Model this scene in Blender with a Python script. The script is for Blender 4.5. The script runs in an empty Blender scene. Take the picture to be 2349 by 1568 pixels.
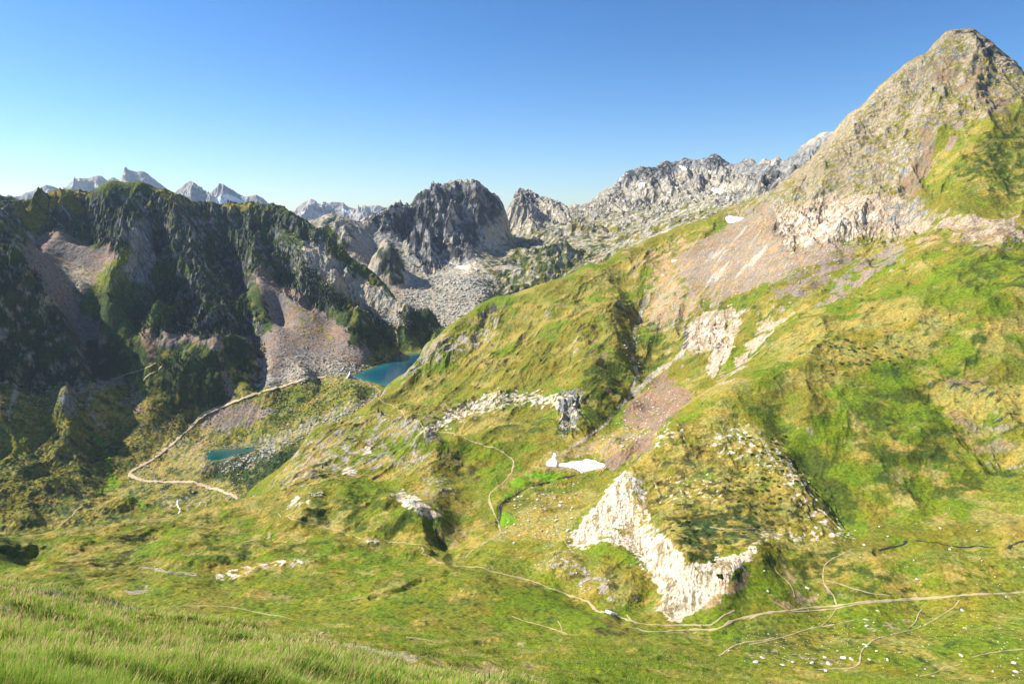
import bpy, bmesh, math, random, time
import numpy as np
T0 = time.time()
random.seed(7); rng = np.random.default_rng(7)
scene = bpy.context.scene
COL = scene.collection
R = math.radians

# ------------------------------------------------------------------ camera, sky, sun
F, CX, CY = 1565.0, 1174.0, 784.0        # focal length and centre in photo units (2348 x 1568)
PITCH = R(10.0); CZ = 310.0              # camera height above the big lake
cam_d = bpy.data.cameras.new("camera"); cam = bpy.data.objects.new("camera", cam_d); COL.objects.link(cam)
cam.location = (0, 0, CZ); cam.rotation_euler = (math.pi/2 - PITCH, 0, 0)
cam_d.sensor_width = 36.0; cam_d.lens = 36.0*F/2348.0; cam_d.clip_start = 0.1; cam_d.clip_end = 60000
scene.camera = cam

SUN_AZ, SUN_EL = -79.0, 44.0             # degrees clockwise from the view direction, and height
world = bpy.data.worlds.new("World"); scene.world = world; world.use_nodes = True
wn = world.node_tree; wn.nodes.clear()
sky = wn.nodes.new('ShaderNodeTexSky'); sky.sky_type = 'NISHITA'; sky.sun_disc = False
sky.sun_elevation = R(SUN_EL); sky.sun_rotation = R(SUN_AZ)
sky.altitude = 1200; sky.air_density = 1.0; sky.dust_density = 0.9; sky.ozone_density = 3.5
bg = wn.nodes.new('ShaderNodeBackground'); bg.inputs['Strength'].default_value = 0.13
wo = wn.nodes.new('ShaderNodeOutputWorld')
gm = wn.nodes.new('ShaderNodeGamma'); gm.inputs[1].default_value = 1.3; hs = wn.nodes.new('ShaderNodeHueSaturation'); hs.inputs['Saturation'].default_value = 1.16; hs.inputs['Value'].default_value = .40; hs.inputs['Hue'].default_value = .500
wn.links.new(sky.outputs[0], gm.inputs[0]); wn.links.new(gm.outputs[0], hs.inputs['Color']); wn.links.new(hs.outputs[0], bg.inputs[0]); wn.links.new(bg.outputs[0], wo.inputs[0])
sun_d = bpy.data.lights.new("sun", 'SUN'); sun_d.energy = 5.0; sun_d.angle = R(0.5); sun_d.color = (1, .93, .78)
sun = bpy.data.objects.new("sun", sun_d); COL.objects.link(sun)
sun.rotation_euler = (R(90-SUN_EL), 0, -R(SUN_AZ) + math.pi)
sv = scene.view_settings; sv.view_transform = 'Standard'; sv.look = 'None'; sv.gamma = 1; sv.exposure = 0.92; sv.use_curve_mapping = False
scene.cycles.max_bounces = 4; scene.cycles.volume_bounces = 0; scene.cycles.diffuse_bounces = 2

# ------------------------------------------------------------------ helpers
cP, sP = math.cos(PITCH), math.sin(PITCH)
def azt(u, v):
    x = (np.asarray(u, float)-CX)/F; y = -(np.asarray(v, float)-CY)/F
    dx, dy, dz = x, cP + y*sP, -sP + y*cP
    return np.arctan2(dx, dy), dz/np.hypot(dx, dy)
def uv_of(az, t):
    f = np.cos(az)*cP - t*sP; f = np.maximum(f, 1e-3)
    return CX + F*np.sin(az)/f, CY - F*(np.cos(az)*sP + t*cP)/f
def Z(u, v, z):                           # point of known height above the lake
    a, t = azt(u, v); return (u, v, float((z-CZ)/t))

_perm = np.random.default_rng(3).permutation(4096).astype(np.int32)
_ga = np.random.default_rng(4).uniform(0, 2*np.pi, 4096); _gx = np.cos(_ga).astype(np.float32); _gy = np.sin(_ga).astype(np.float32)
def pn(x, y, seed=0):                     # gradient noise, about -0.7..0.7
    xf = np.floor(x); yf = np.floor(y); xi = xf.astype(np.int32); yi = yf.astype(np.int32)
    fx = (x-xf).astype(np.float32); fy = (y-yf).astype(np.float32)
    u = fx*fx*fx*(fx*(fx*6-15)+10); v = fy*fy*fy*(fy*(fy*6-15)+10)
    p0 = _perm[(xi + seed*131) & 4095]+yi; p1 = _perm[(xi + seed*131+1) & 4095]+yi
    def g(p, dx, dy):
        h = _perm[p & 4095]; return _gx[h]*dx + _gy[h]*dy
    a = g(p0, fx, fy); b = g(p1, fx-1, fy); c = g(p0+1, fx, fy-1); d = g(p1+1, fx-1, fy-1)
    ab = a+(b-a)*u; cd = c+(d-c)*u
    return (ab+(cd-ab)*v)*1.4
def fbm(x, y, o, seed=0, gain=.5, lac=2.03):
    s = 0; a = 1.0; n = 0
    for k in range(o):
        s = s + a*pn(x, y, seed+k*7); n += a; a *= gain; x = x*lac+13.7; y = y*lac-7.1
    return s/n*1.3
def ridged(x, y, o, seed=0, gain=.5, lac=2.1):
    s = 0; a = 1.0; n = 0; w = 1.0
    for k in range(o):
        r = 1-np.abs(pn(x, y, seed+k*11))*1.9; r = np.clip(r, 0, 1)**1.6
        s = s + a*r*w; n += a; w = np.clip(r*1.4, .15, 1); a *= gain; x = x*lac+5.3; y = y*lac+9.1
    return s/n
def sm(a, b, x):
    t = np.clip((x-a)/(b-a), 0, 1); return t*t*(3-2*t)

class RBF:
    def __init__(s, pts, ka=1.0, ks=.55, c=.03, reg=1e-5):
        p = np.array(pts, float); a, t = azt(p[:, 0], p[:, 1]); sd = np.log(p[:, 2])
        s.ka, s.ks, s.c = ka, ks, c
        X = np.c_[a*ka, sd*ks]; s.X = X; n = len(X)
        D = np.sqrt(((X[:, None]-X[None])**2).sum(-1)+c*c)
        P = np.c_[np.ones(n), X]; A = np.zeros((n+3, n+3)); A[:n, :n] = D-reg*0 + np.eye(n)*(-reg*50); A[:n, n:] = P; A[n:, :n] = P.T
        s.w = np.linalg.solve(A, np.r_[t, 0, 0, 0])
    def __call__(s, az, sd):
        sh = az.shape; x = (az*s.ka).ravel(); y = (sd*s.ks).ravel(); out = np.empty(len(x))
        n = len(s.X); c2 = s.c**2; w = s.w[:n].astype(np.float32)
        X0 = s.X[:, 0].astype(np.float32); X1 = s.X[:, 1].astype(np.float32)
        for i in range(0, len(x), 20000):
            xx = x[i:i+20000, None].astype(np.float32); yy = y[i:i+20000, None].astype(np.float32)
            out[i:i+20000] = np.sqrt((xx-X0)**2+(yy-X1)**2+c2)@w + s.w[n] + s.w[n+1]*x[i:i+20000] + s.w[n+2]*y[i:i+20000]
        return out.reshape(sh)

# masks are drawn as outlines in photo units and dropped on to the ground they belong to
MO = 120                                 # outlines are rastered in half photo units
def blur(m, r):
    r = int(max(1, round(r)))
    for ax in (0, 1):
        for _ in range(2):
            c = np.cumsum(np.pad(m, [(r+1, r) if k == ax else (0, 0) for k in (0, 1)], mode='edge'), axis=ax)
            n = m.shape[ax]
            m = (np.take(c, range(2*r+1, 2*r+1+n), ax)-np.take(c, range(0, n), ax))/(2*r+1)
    return m
def poly_mask(poly, feather):              # (values, x0, y0): a small raster of the outline
    f = feather/2; pad = int(f*4)+3; p = np.array(poly, float)/2+[MO, 60]
    x0, y0 = np.floor(p.min(0)).astype(int)-pad; x1, y1 = np.ceil(p.max(0)).astype(int)+pad+1
    yy, xx = np.mgrid[y0:y1, x0:x1]+.01; ins = np.zeros(xx.shape, bool)
    for (ax, ay), (bx, by) in zip(p, np.roll(p, -1, 0)):
        if ay == by: continue
        ins ^= ((ay > yy) != (by > yy)) & (xx < (bx-ax)*(yy-ay)/(by-ay)+ax)
    m = ins.astype(np.float32)
    if f >= .5: m = blur(m, f)
    return m, x0, y0
def line_mask(pts, w, feather=2):         # a band of width w along a line
    p = np.array(pts, float)/2+[MO, 60]; ws = np.broadcast_to(np.asarray(w, float)/4, (len(p),)); pad = int(ws.max()+feather+3)
    X0, Y0 = np.floor(p.min(0)).astype(int)-pad; X1, Y1 = np.ceil(p.max(0)).astype(int)+pad+1; m = np.zeros((Y1-Y0, X1-X0), np.float32)
    for k in range(len(p)-1):
        a, b = p[k], p[k+1]; wm = max(ws[k], ws[k+1])+feather+1
        x0, y0 = np.maximum(np.minimum(a, b)-wm, [X0, Y0]).astype(int); x1, y1 = np.minimum(np.maximum(a, b)+wm+1, [X1, Y1]).astype(int)
        yy, xx = np.mgrid[y0:y1, x0:x1]; d = b-a
        t = np.clip(((xx-a[0])*d[0]+(yy-a[1])*d[1])/max((d**2).sum(), 1e-6), 0, 1)
        r = np.hypot(xx-a[0]-t*d[0], yy-a[1]-t*d[1]); wk = ws[k]+(ws[k+1]-ws[k])*t
        q = m[y0-Y0:y1-Y0, x0-X0:x1-X0]; np.maximum(q, np.clip((wk-r)/max(feather/2, .5)+.5, 0, 1), out=q)
    return m, X0, Y0
def samp_i(mk, u, v):                     # indices inside the raster and the values there
    m, x0, y0 = mk; H, W = m.shape; u = u.ravel(); v = v.ravel()
    i = np.nonzero((u > (x0-MO)*2+1) & (u < (x0+W-1-MO)*2-1) & (v > (y0-60)*2+1) & (v < (y0+H-1-60)*2-1))[0]
    x = u[i]/2+MO-x0; y = v[i]/2+60-y0; xi = np.clip(x.astype(int), 0, W-2); yi = np.clip(y.astype(int), 0, H-2); fx = x-xi; fy = y-yi
    r = (m[yi, xi]*(1-fx)+m[yi, xi+1]*fx)*(1-fy)+(m[yi+1, xi]*(1-fx)+m[yi+1, xi+1]*fx)*fy
    k = r > .004
    return i[k], r[k]
def samp(mk, u, v):
    out = np.zeros(u.size, np.float32)
    for q in (mk if isinstance(mk, list) else [mk]):
        i, r = samp_i(q, u, v); out[i] = np.maximum(out[i], r)
    return out.reshape(u.shape)

class RBF:
    def __init__(s, pts, ka=1.0, ks=.55, c=.03, reg=1e-5):
        p = np.array(pts, float); a, t = azt(p[:, 0], p[:, 1]); sd = np.log(p[:, 2])
        s.ka, s.ks, s.c = ka, ks, c
        X = np.c_[a*ka, sd*ks]; s.X = X; n = len(X)
        D = np.sqrt(((X[:, None]-X[None])**2).sum(-1)+c*c)
        Q = np.c_[np.ones(n), X]; A = np.zeros((n+3, n+3)); A[:n, :n] = D - np.eye(n)*reg*50; A[:n, n:] = Q; A[n:, :n] = Q.T
        s.w = np.linalg.solve(A, np.r_[t, 0, 0, 0])
    def __call__(s, az, sd):
        sh = az.shape; x = (az*s.ka).ravel().astype(np.float32); y = (sd*s.ks).ravel().astype(np.float32); out = np.empty(len(x), np.float32)
        n = len(s.X); w = s.w[:n].astype(np.float32); wl = s.w[n:].astype(np.float32)
        P = (-2*s.X.T).astype(np.float32)
        X0 = s.X[:, 0].astype(np.float32); X1 = s.X[:, 1].astype(np.float32); c2 = np.float32(s.c**2)
        for i in range(0, len(x), 8000):
            dx = x[i:i+8000, None]-X0; dy = y[i:i+8000, None]-X1
            dx *= dx; dy *= dy; dx += dy; dx += c2; np.sqrt(dx, out=dx)
            out[i:i+8000] = dx@w + wl[0] + wl[1]*x[i:i+8000] + wl[2]*y[i:i+8000]
        return out.reshape(sh)
def coarse(rb, A, S, step=2):              # evaluate on every second line, then fill in smoothly
    a = np.linspace(A[0], A[-1], (len(A)+1)//step+1); ki = np.linspace(0, len(S)-1, (len(S)+1)//step+1); s_ = np.interp(ki, np.arange(len(S)), S)
    T = rb(*np.meshgrid(a, s_)).astype(np.float64)
    def cub(T, n, ax):
        T = np.moveaxis(T, ax, 0); m = len(T); x = np.linspace(0, m-1, n); i = np.clip(x.astype(int), 0, m-2); f = (x-i).reshape((-1,)+(1,)*(T.ndim-1))
        g = lambda j: T[np.clip(j, 0, m-1)]
        p0, p1, p2, p3 = g(i-1), g(i), g(i+1), g(i+2)
        r = p1+.5*f*(p2-p0+f*(2*p0-5*p1+4*p2-p3+f*(3*(p1-p2)+p3-p0)))
        return np.moveaxis(r, 0, ax)
    return cub(cub(T, len(A), 1), len(S), 0)

# ground covers: colour a, colour b
G = dict(
 tansoil=((.27, .215, .115), (.20, .160, .080)), grass=((.192, .202, .024), (.148, .166, .018)), dry=((.320, .260, .075), (.255, .215, .050)),
 olive=((.200, .178, .028), (.140, .138, .020)), lush=((.150, .200, .015), (.110, .160, .011)), bright=((.16, .30, .012), (.12, .24, .012)),
 alp=((.120, .150, .038), (.082, .110, .030)), firn=((.078, .118, .036), (.050, .080, .028)), deep=((.080, .105, .016), (.052, .075, .013)), shrub=((.048, .072, .022), (.030, .050, .016)), heath=((.10, .085, .028), (.055, .055, .016)),
 white=((.72, .63, .53), (.56, .48, .39)), tanrock=((.42, .345, .225), (.29, .24, .15)), pinkrock=((.50, .40, .29), (.37, .29, .20)),
 grey=((.34, .335, .32), (.19, .19, .19)), granite=((.52, .465, .37), (.36, .33, .265)), dark=((.095, .098, .10), (.050, .054, .055)),
 scree=((.44, .40, .33), (.33, .30, .25)), mauve=((.29, .225, .185), (.22, .170, .145)), redscree=((.28, .19, .13), (.215, .145, .10)),
 brown=((.27, .20, .13), (.21, .155, .10)), soil=((.40, .29, .16), (.30, .21, .11)), pinkscree=((.31, .245, .19), (.25, .195, .15)),
 blue=((.50, .48, .45), (.33, .33, .32)), stone=((.43, .39, .32), (.30, .27, .22)), snow=((.90, .90, .92), (.85, .86, .9)), bed=((.05, .08, .07), (.03, .05, .05)))

ROCK = dict(white=.4, tanrock=1., pinkrock=.9, grey=1., granite=1., dark=1., stone=1., blue=.6, scree=.15, mauve=.08, redscree=.2, pinkscree=.2, brown=.2)
SHEETS = {}
def grid_sheet(name, pts, az0, az1, d0, d1, N, M, ka=1., ks=.55, c=.03):
    rb = RBF(pts, ka, ks, c)
    a = np.linspace(az0, az1, 60); s = np.linspace(math.log(d0), math.log(d1), 300)
    T = rb(*np.meshgrid(a, s)); _, V = uv_of(np.zeros_like(T), T)
    g = np.abs(np.diff(V, axis=0)); g = np.minimum(g, np.percentile(g, 97)).mean(1)+np.percentile(g, 90)*.12
    cdf = np.r_[0, np.cumsum(g)]; cdf /= cdf[-1]
    S = np.interp(np.linspace(0, 1, M), cdf, s); A = np.linspace(az0, az1, N)
    AZ, SD = np.meshgrid(A, S); t = coarse(rb, A, S); d = np.exp(SD)
    sh = dict(name=name, az=AZ, sd=SD, d=d, t=t, x=d*np.sin(AZ), y=d*np.cos(AZ), h=CZ+t*d, A=A, S=S)
    sh['u'], sh['v'] = uv_of(AZ, t)
    SHEETS[name] = sh
    return sh
def at_sheet(name, x, y, key='h'):
    sh = SHEETS[name]; a = np.arctan2(x, y); s = np.log(np.hypot(x, y))
    i = np.interp(a, sh['A'], np.arange(len(sh['A']))); j = np.interp(s, sh['S'], np.arange(len(sh['S'])))
    i = np.clip(i, 0, len(sh['A'])-1.001); j = np.clip(j, 0, len(sh['S'])-1.001); ii = i.astype(int); jj = j.astype(int); fi = i-ii; fj = j-jj
    h = sh[key]
    return (h[jj, ii]*(1-fi)+h[jj, ii+1]*fi)*(1-fj)+(h[jj+1, ii]*(1-fi)+h[jj+1, ii+1]*fi)*fj
def hit(name, u, v):                      # first place where the line of sight (u, v) meets a sheet
    sh = SHEETS[name]; a, t = azt(u, v); i = float(np.interp(a, sh['A'], np.arange(len(sh['A'])))); ii = min(int(i), len(sh['A'])-2); f = i-ii
    h = sh['h'][:, ii]*(1-f)+sh['h'][:, ii+1]*f; d = np.exp(sh['S']); e = h-(CZ+t*d)
    k = np.where((e[:-1] < 0) & (e[1:] >= 0))[0]
    if len(k) == 0:
        k = int(np.argmin(np.abs(e))); dd = d[k]
    else:
        k = int(k[0]); q = e[k]/(e[k]-e[k+1]); dd = d[k]+(d[k+1]-d[k])*q
    return (dd*math.sin(a), dd*math.cos(a), float(CZ+t*dd))
def back(pts, steps=((1.05, -.03), (1.18, -.10), (1.5, -.2))):   # ground falling away behind a crest line
    out = []
    for (u, v, d) in pts:
        a, t = azt(u, v)
        for k, dt in steps:
            uu, vv = uv_of(a, t+dt); out.append((float(uu), float(vv), d*k))
    return out

# ------------------------------------------------------------------ the five grounds: points (u, v, distance in metres)
def ext(pts):                              # repeat the outermost points beyond the frame
    return pts
B_sil = [(2500,330,1480),(2348,165,1480),(2318,135,1490),(2290,108,1498),(2262,85,1502),(2240,70,1505),(2217,64,1505),(2188,66,1505),(2155,85,1500),(2139,104,1496),(2123,124,1492),
 (2094,134,1492),(2070,152,1492),(2040,179,1490),(2018,195,1488),(1997,217,1480),(1980,243,1472),(1959,255,1468),(1930,279,1460),(1915,300,1452),(1879,338,1440),(1868,356,1436),
 (1847,375,1432),(1825,391,1432),(1790,418,1440),(1758,442,1455),(1719,457,1480),(1665,475,1500),(1644,491,1505),(1603,510,1505),(1550,523,1500),(1493,544,1470),(1464,561,1450),
 (1415,578,1420),(1380,604,1400),(1345,609,1385),(1294,633,1370),(1254,648,1360),(1200,666,1350),(1138,677,1340),(1097,696,1330),(1062,723,1315),(1030,747,1305),(1014,760,1300),
 (1003,775,1295),(976,791,1290),(965,810,1280),(960,828,1275),(941,845,1262),(920,861,1250),(896,877,1235)]
B_con = [Z(877,896,2),(863.5,912,1160),Z(842,933,-8),Z(802,960,-20),Z(760,980,-32),Z(707,995,-45),Z(640,1019,-62),Z(675,1049,-68),Z(627,1092,-85),Z(573,1127,-98)]
B_low = [(497,1163,800),(451,1176,780),(403,1184,765),(355,1192,750),(322,1192,745),(269,1203,735),(228,1211,725),(175,1219,715),(107,1227,700),(54,1230,695),(0,1227,690),(-150,1235,690)]
B_pts = B_sil + B_con + B_low + back(B_sil) + back(B_con, ((1.05,-.02),(1.2,-.07))) + back(B_low, ((1.06,-.03),(1.25,-.09),(1.6,-.12)))
B_pts += [
 # meadow
 Z(1147,1465,98),Z(1147,1400,88),Z(1147,1340,82),Z(1100,1290,74),Z(1000,1270,66),Z(900,1340,84),Z(850,1420,98),Z(700,1400,92),Z(600,1330,76),Z(820,1375,84),Z(960,1335,80),
 Z(400,1330,78),Z(250,1330,76),Z(100,1330,76),Z(-120,1340,80),Z(300,1370,86),Z(1300,1440,92),Z(1500,1465,96),Z(1400,1400,86),Z(1250,1350,76),
 Z(1180,1310,70),Z(1080,1285,68),Z(1700,1500,102),Z(1900,1530,108),Z(2100,1550,114),Z(2348,1562,122),Z(2500,1565,126),
 Z(1500,1440,86),Z(1640,1440,90),Z(1700,1420,90),Z(1900,1392,90),Z(2100,1375,94),Z(2348,1358,104),Z(2500,1350,108),
 Z(1650,1500,100),Z(1800,1470,94),Z(2000,1470,102),Z(2200,1470,112),Z(2348,1470,118),Z(2090,1440,96),Z(1950,1500,104),
 Z(1900,1330,97),Z(1800,1300,98),Z(2013,1300,102),Z(2150,1290,106),Z(2348,1300,110),Z(1700,1340,98),Z(1800,1250,100),
 Z(1900,1246,100),Z(2013,1257,102),Z(2100,1250,104),Z(2200,1252,105),Z(2348,1242,112),Z(2500,1240,116),Z(1880,1400,88),
 # left humps of meadow
 Z(500,1200,20),Z(600,1180,22),Z(650,1150,14),Z(560,1150,2),Z(640,1130,-6),Z(300,1240,32),Z(200,1290,54),Z(450,1250,44),Z(380,1300,60),Z(480,1300,70),Z(620,1270,62),Z(680,1230,48),Z(500,1340,76),
 Z(740,1300,70),Z(560,1225,36),(60,1290,640),Z(0,1290,62),
 Z(800,1250,54),Z(900,1240,52),Z(750,1200,40),Z(850,1180,46),(720,1132,640),(700,1135,650),(800,1140,625),(870,1160,592),(950,1190,545),(985,1210,527),
 (1000,1215,537),(1010,1190,560),Z(1000,1240,48),(930,1150,600),(880,1130,640),
 # basin and path bench
 Z(1145,1190,52),Z(1130,1130,52),Z(1160,1090,52),Z(1180,1060,54),Z(1100,1015,60),Z(1040,995,66),Z(990,988,66),Z(960,965,50),Z(920,940,30),Z(880,915,14),
 (950,1010,850),(1000,1040,790),(1060,1070,720),(1080,1100,680),(1000,1110,650),(940,1090,700),(880,1060,790),(1050,1150,620),(1100,1160,610),(1060,1210,580),(900,1135,650),
 Z(1250,1100,52),Z(1320,1068,58),Z(1380,1065,64),Z(1260,1050,60),Z(1300,1110,54),Z(1250,1180,56),Z(1200,1250,60),Z(1300,1200,66),Z(1320,1255,68),Z(1400,1010,84),Z(1360,1040,66),Z(1300,1020,64),
 Z(1220,1310,66),Z(1300,1340,68),Z(1360,1380,74),Z(1420,1410,80),(1290,1290,450),(1400,1310,430),(1450,1350,405),(1400,1240,468),
 # slope between the lake and the path
 (700,1090,800),(760,1090,780),(820,1100,740),(620,1125,800),(760,1040,930),(850,1000,960),(900,1000,900),(820,1050,860),
 (950,900,1130),(1000,850,1180),(1050,800,1230),(1100,750,1270),(1200,730,1240),(1000,920,1060),(1100,850,1120),(1200,800,1160),(1080,940,960),(1150,900,980),
 (1250,740,1180),(1330,680,1250),(1400,700,1130),(1300,780,1080),(1380,800,1030),(1250,860,980),(1350,850,930),(1320,900,880),(1230,925,890),(1150,960,850),(1250,960,830),(1325,960,800),(1305,990,770),
 (1200,985,810),(1250,1010,760),(1400,900,890),(1420,820,1010),
 # gully and brown scree
 (1455,760,1120),(1455,830,1040),(1450,900,935),(1410,960,840),(1380,1000,770),(1465,720,1190),(1500,690,1230),(1500,620,1330),(1520,580,1400),(1430,640,1330),
 (1500,850,1020),(1550,830,980),(1500,920,880),(1560,920,830),(1480,980,780),(1600,900,780),(1500,760,1120),(1560,740,1090),(1560,800,1030),
 (1640,720,1060),(1640,800,970),(1690,720,1030),(1680,800,930),(1640,860,860),(1720,820,890),(1600,700,1120),
 # big scree and upper face
 (1560,640,1220),(1650,690,1080),(1640,600,1240),(1560,590,1330),(1680,500,1420),(1740,560,1230),(1750,480,1370),(1800,620,1080),(1800,560,1170),(1850,540,1170),(1900,500,1190),(1900,430,1270),(1850,420,1330),
 (1700,640,1120),(2000,540,1120),(2000,480,1175),(2000,400,1250),(2000,300,1360),(2100,500,1110),(2100,400,1215),(2100,300,1310),(2100,200,1410),(2200,450,1120),(2200,350,1210),(2200,250,1310),(2200,150,1410),
 (2240,120,1445),(2300,200,1390),(2348,300,1290),(2348,450,1130),(2348,560,1000),(2300,520,1040),(2500,450,1180),(2500,600,1000),(2200,540,1040),(1900,600,1060),(2000,600,1040),
 (2100,600,970),(2200,620,910),(2348,650,880),(1750,700,980),(1850,690,960),(1900,660,980),(1950,700,900),(1850,750,850),
 # round shoulder
 (2000,740,830),(2100,720,830),(2200,700,840),(2300,720,820),(2348,730,820),(2500,730,850),(1900,790,780),(1800,850,720),(1760,870,695),(1700,905,668),(1650,925,650),
 (2000,850,740),(2100,850,750),(2200,820,770),(2348,850,750),(2280,780,786),(2240,830,758),(1900,900,688),(1850,960,640),(1760,945,648),
 (2000,970,660),(2100,950,680),(2200,930,700),(2348,960,690),(2000,1090,600),(2100,1080,620),(2200,1060,640),(2300,1060,650),(2348,1090,630),(2500,1000,700),(2500,1120,620),
 (1950,1180,545),(2050,1180,560),(2150,1170,580),(2250,1170,590),(2348,1170,590),(1850,1040,615),(1900,1120,575),(1930,1200,530),(1800,985,634),
 # knoll with the pale slabs
 (1400,1115,545),(1430,1075,570),(1475,1040,600),(1500,1000,618),(1540,975,628),(1600,965,630),(1680,962,630),(1740,975,622),(1790,1030,600),(1840,1100,545),(1890,1170,515),(1935,1215,500),
 (1600,1050,575),(1700,1060,570),(1600,1130,520),(1700,1150,500),(1780,1150,515),(1600,1220,455),(1700,1210,462),(1500,1130,535),(1480,1200,490),(1850,1215,490),(1780,1225,470),
 (1560,1285,409),(1640,1280,413),(1700,1270,420),(1735,1245,430),(1520,1250,428),
 (1320,1240,505),(1330,1205,520),(1370,1160,535),(1480,1270,455),(1440,1220,486),(1400,1180,515),
 (1510,1330,414),(1520,1400,384),(1560,1418,374),(1600,1395,378),(1640,1360,385),(1670,1325,394),(1690,1300,404),(1770,1240,446),(1480,1400,392),
]
B_pts += back([(1400,1115,545),(1430,1075,570),(1475,1040,600),(1500,1000,618)], ((1.06,-.012),))

C1_sil = [(-150,455,2150),(0,450,2150),(24,454,2150),(54,451,2130),(94,443,2120),(134,433,2110),(175,438,2110),(210,439,2110),(228,427,2100),(236,419,2095),(258,413,2090),(322,414,2080),
 (357,430,2080),(387,443,2090),(414,454,2100),(443,468,2110),(465,465,2110),(481,462,2110),(510,469,2120),(537,472,2130),(564,465,2130),(591,469,2120),(632,466,2100),(657,476,2090),
 (670,481,2080),(689,492,2070),(713,508,2050),(745,532,2020),(772,553,2000),(802,580,1980),(829,602,1960),(858,622,1930),(880,645,1900),(896,661,1880),(912,691,1850),(940,728,1800),(985,752,1760),(1040,757,1740),(1150,765,1730)]
C1_pts = C1_sil + back(C1_sil[:-3], ((1.04,-.03),(1.12,-.10),(1.3,-.2))) + back(C1_sil[-3:], ((1.15,-.04),(1.3,-.08)))
C1_pts += [
 # near buttress
 (-150,520,1750),(0,535,1700),(40,550,1690),(70,590,1650),(105,640,1590),(130,690,1570),(150,740,1540),(165,800,1505),(150,870,1470),(100,875,1465),(0,865,1460),(0,700,1570),(80,720,1550),(-150,700,1570),(-150,870,1460),
 (180,740,1640),(200,800,1590),(215,875,1500),(150,640,1700),(110,580,1790),(60,530,1850),(30,490,1990),
 # bowl
 (90,540,1880),(150,500,1970),(200,510,1950),(160,570,1860),(200,620,1780),(240,570,1860),(150,620,1770),(120,500,1960),(190,680,1660),(90,470,2060),(130,470,2060),(180,475,2060),
 (225,740,1640),(250,800,1560),(250,860,1495),(200,700,1640),
 # pale fin
 (322,488,1900),(312,537,1800),(300,586,1715),(272,625,1665),(244,678,1600),(352,500,2000),(362,560,1940),(358,600,1860),(335,650,1760),(290,690,1650),(270,560,1850),(240,620,1755),
 (280,470,2010),(310,450,2030),
 # ribs
 (380,500,1970),(400,560,1860),(420,620,1760),(400,690,1640),(360,740,1570),(300,760,1560),(330,800,1500),(300,880,1490),
 (440,490,2030),(455,560,1870),(470,640,1730),(490,700,1620),(505,760,1530),(440,770,1540),(380,775,1530),(560,770,1600),
 (500,500,2060),(520,580,1960),(545,660,1850),(560,700,1790),
 (560,500,2040),(572,560,1880),(588,640,1740),(606,700,1640),(622,745,1570),(640,745,1640),(600,790,1540),
 (620,520,2010),(640,600,1900),(650,640,1840),
 (670,520,1980),(700,580,1850),(730,640,1740),(760,680,1660),(800,700,1610),(815,715,1600),(830,715,1650),
 (760,600,1900),(800,650,1840),(850,700,1760),(740,560,1950),(870,670,1830),(900,720,1760),
 # fans and valley
 (660,700,1660),(700,760,1560),(760,740,1600),(620,830,1440),(700,830,1400),(790,790,1520),(850,800,1530),(870,740,1690),(920,780,1650),(950,760,1710),(880,800,1560),
 (620,880,1385),(570,880,1395),(540,800,1490),(500,800,1490),
 Z(800,850,8),Z(812,868,7),Z(760,850,10),Z(700,850,14),Z(780,890,0),Z(740,900,-12),Z(820,900,4),Z(858,843,1),Z(896,829,1),Z(915,812,1),Z(960,810,1),Z(1000,800,2),Z(1100,800,4),Z(960,790,4),Z(870,820,5),
 Z(870,885,1),Z(840,905,-6),Z(900,880,-3),Z(950,850,-3),Z(1000,860,-3),Z(1100,880,-3),
 Z(720,870,0),Z(640,882,-8),Z(590,897,-20),Z(520,930,-38),Z(455,955,-58),Z(640,940,-40),Z(700,940,-36),Z(760,930,-26),Z(680,970,-55),Z(600,970,-56),
 Z(410,1005,-80),Z(360,1040,-100),Z(295,1085,-118),Z(320,1097,-120),Z(430,1107,-116),Z(500,1122,-110),Z(545,1138,-106),Z(350,920,-22),Z(300,960,-48),Z(250,1000,-76),Z(250,1100,-122),Z(270,1050,-98),
 Z(476,1041,-90),Z(530,1028,-89),Z(590,1025,-88),Z(502,1055,-90),Z(450,1040,-92),Z(520,1060,-88),Z(590,1040,-84),Z(500,1000,-84),Z(560,1000,-82),Z(660,1000,-64),
 Z(560,1080,-92),Z(600,1075,-84),Z(640,1050,-72),Z(560,1120,-106),Z(500,1090,-108),
 Z(300,1140,-122),Z(220,1150,-122),Z(350,1180,-122),Z(100,1210,-118),Z(0,1220,-108),Z(-150,1220,-95),Z(450,1165,-120),Z(600,1150,-110),
 Z(200,900,2),Z(100,910,2),Z(0,910,6),Z(-150,910,10),Z(160,920,-6),Z(150,960,-34),Z(100,1000,-52),Z(0,1020,-54),Z(0,1100,-82),Z(100,1100,-92),Z(190,1060,-92),Z(150,1140,-106),Z(60,1160,-102),Z(-150,1060,-64),
 Z(230,940,-30),Z(240,1020,-84),Z(200,980,-60),(250,900,1445),Z(300,920,-25),(360,900,1440),
]
# ground in front, below the meadow rim
for (u, v, d) in B_con + B_low:
    a, t = azt(u, v)
    for k, dt in ((.9, -.075), (.72, -.2)):
        uu, vv = uv_of(a, t+dt); C1_pts.append((float(uu), float(vv), d*k))
C1_pts += [Z(800,960,-30), Z(900,900,-8)]

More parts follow.
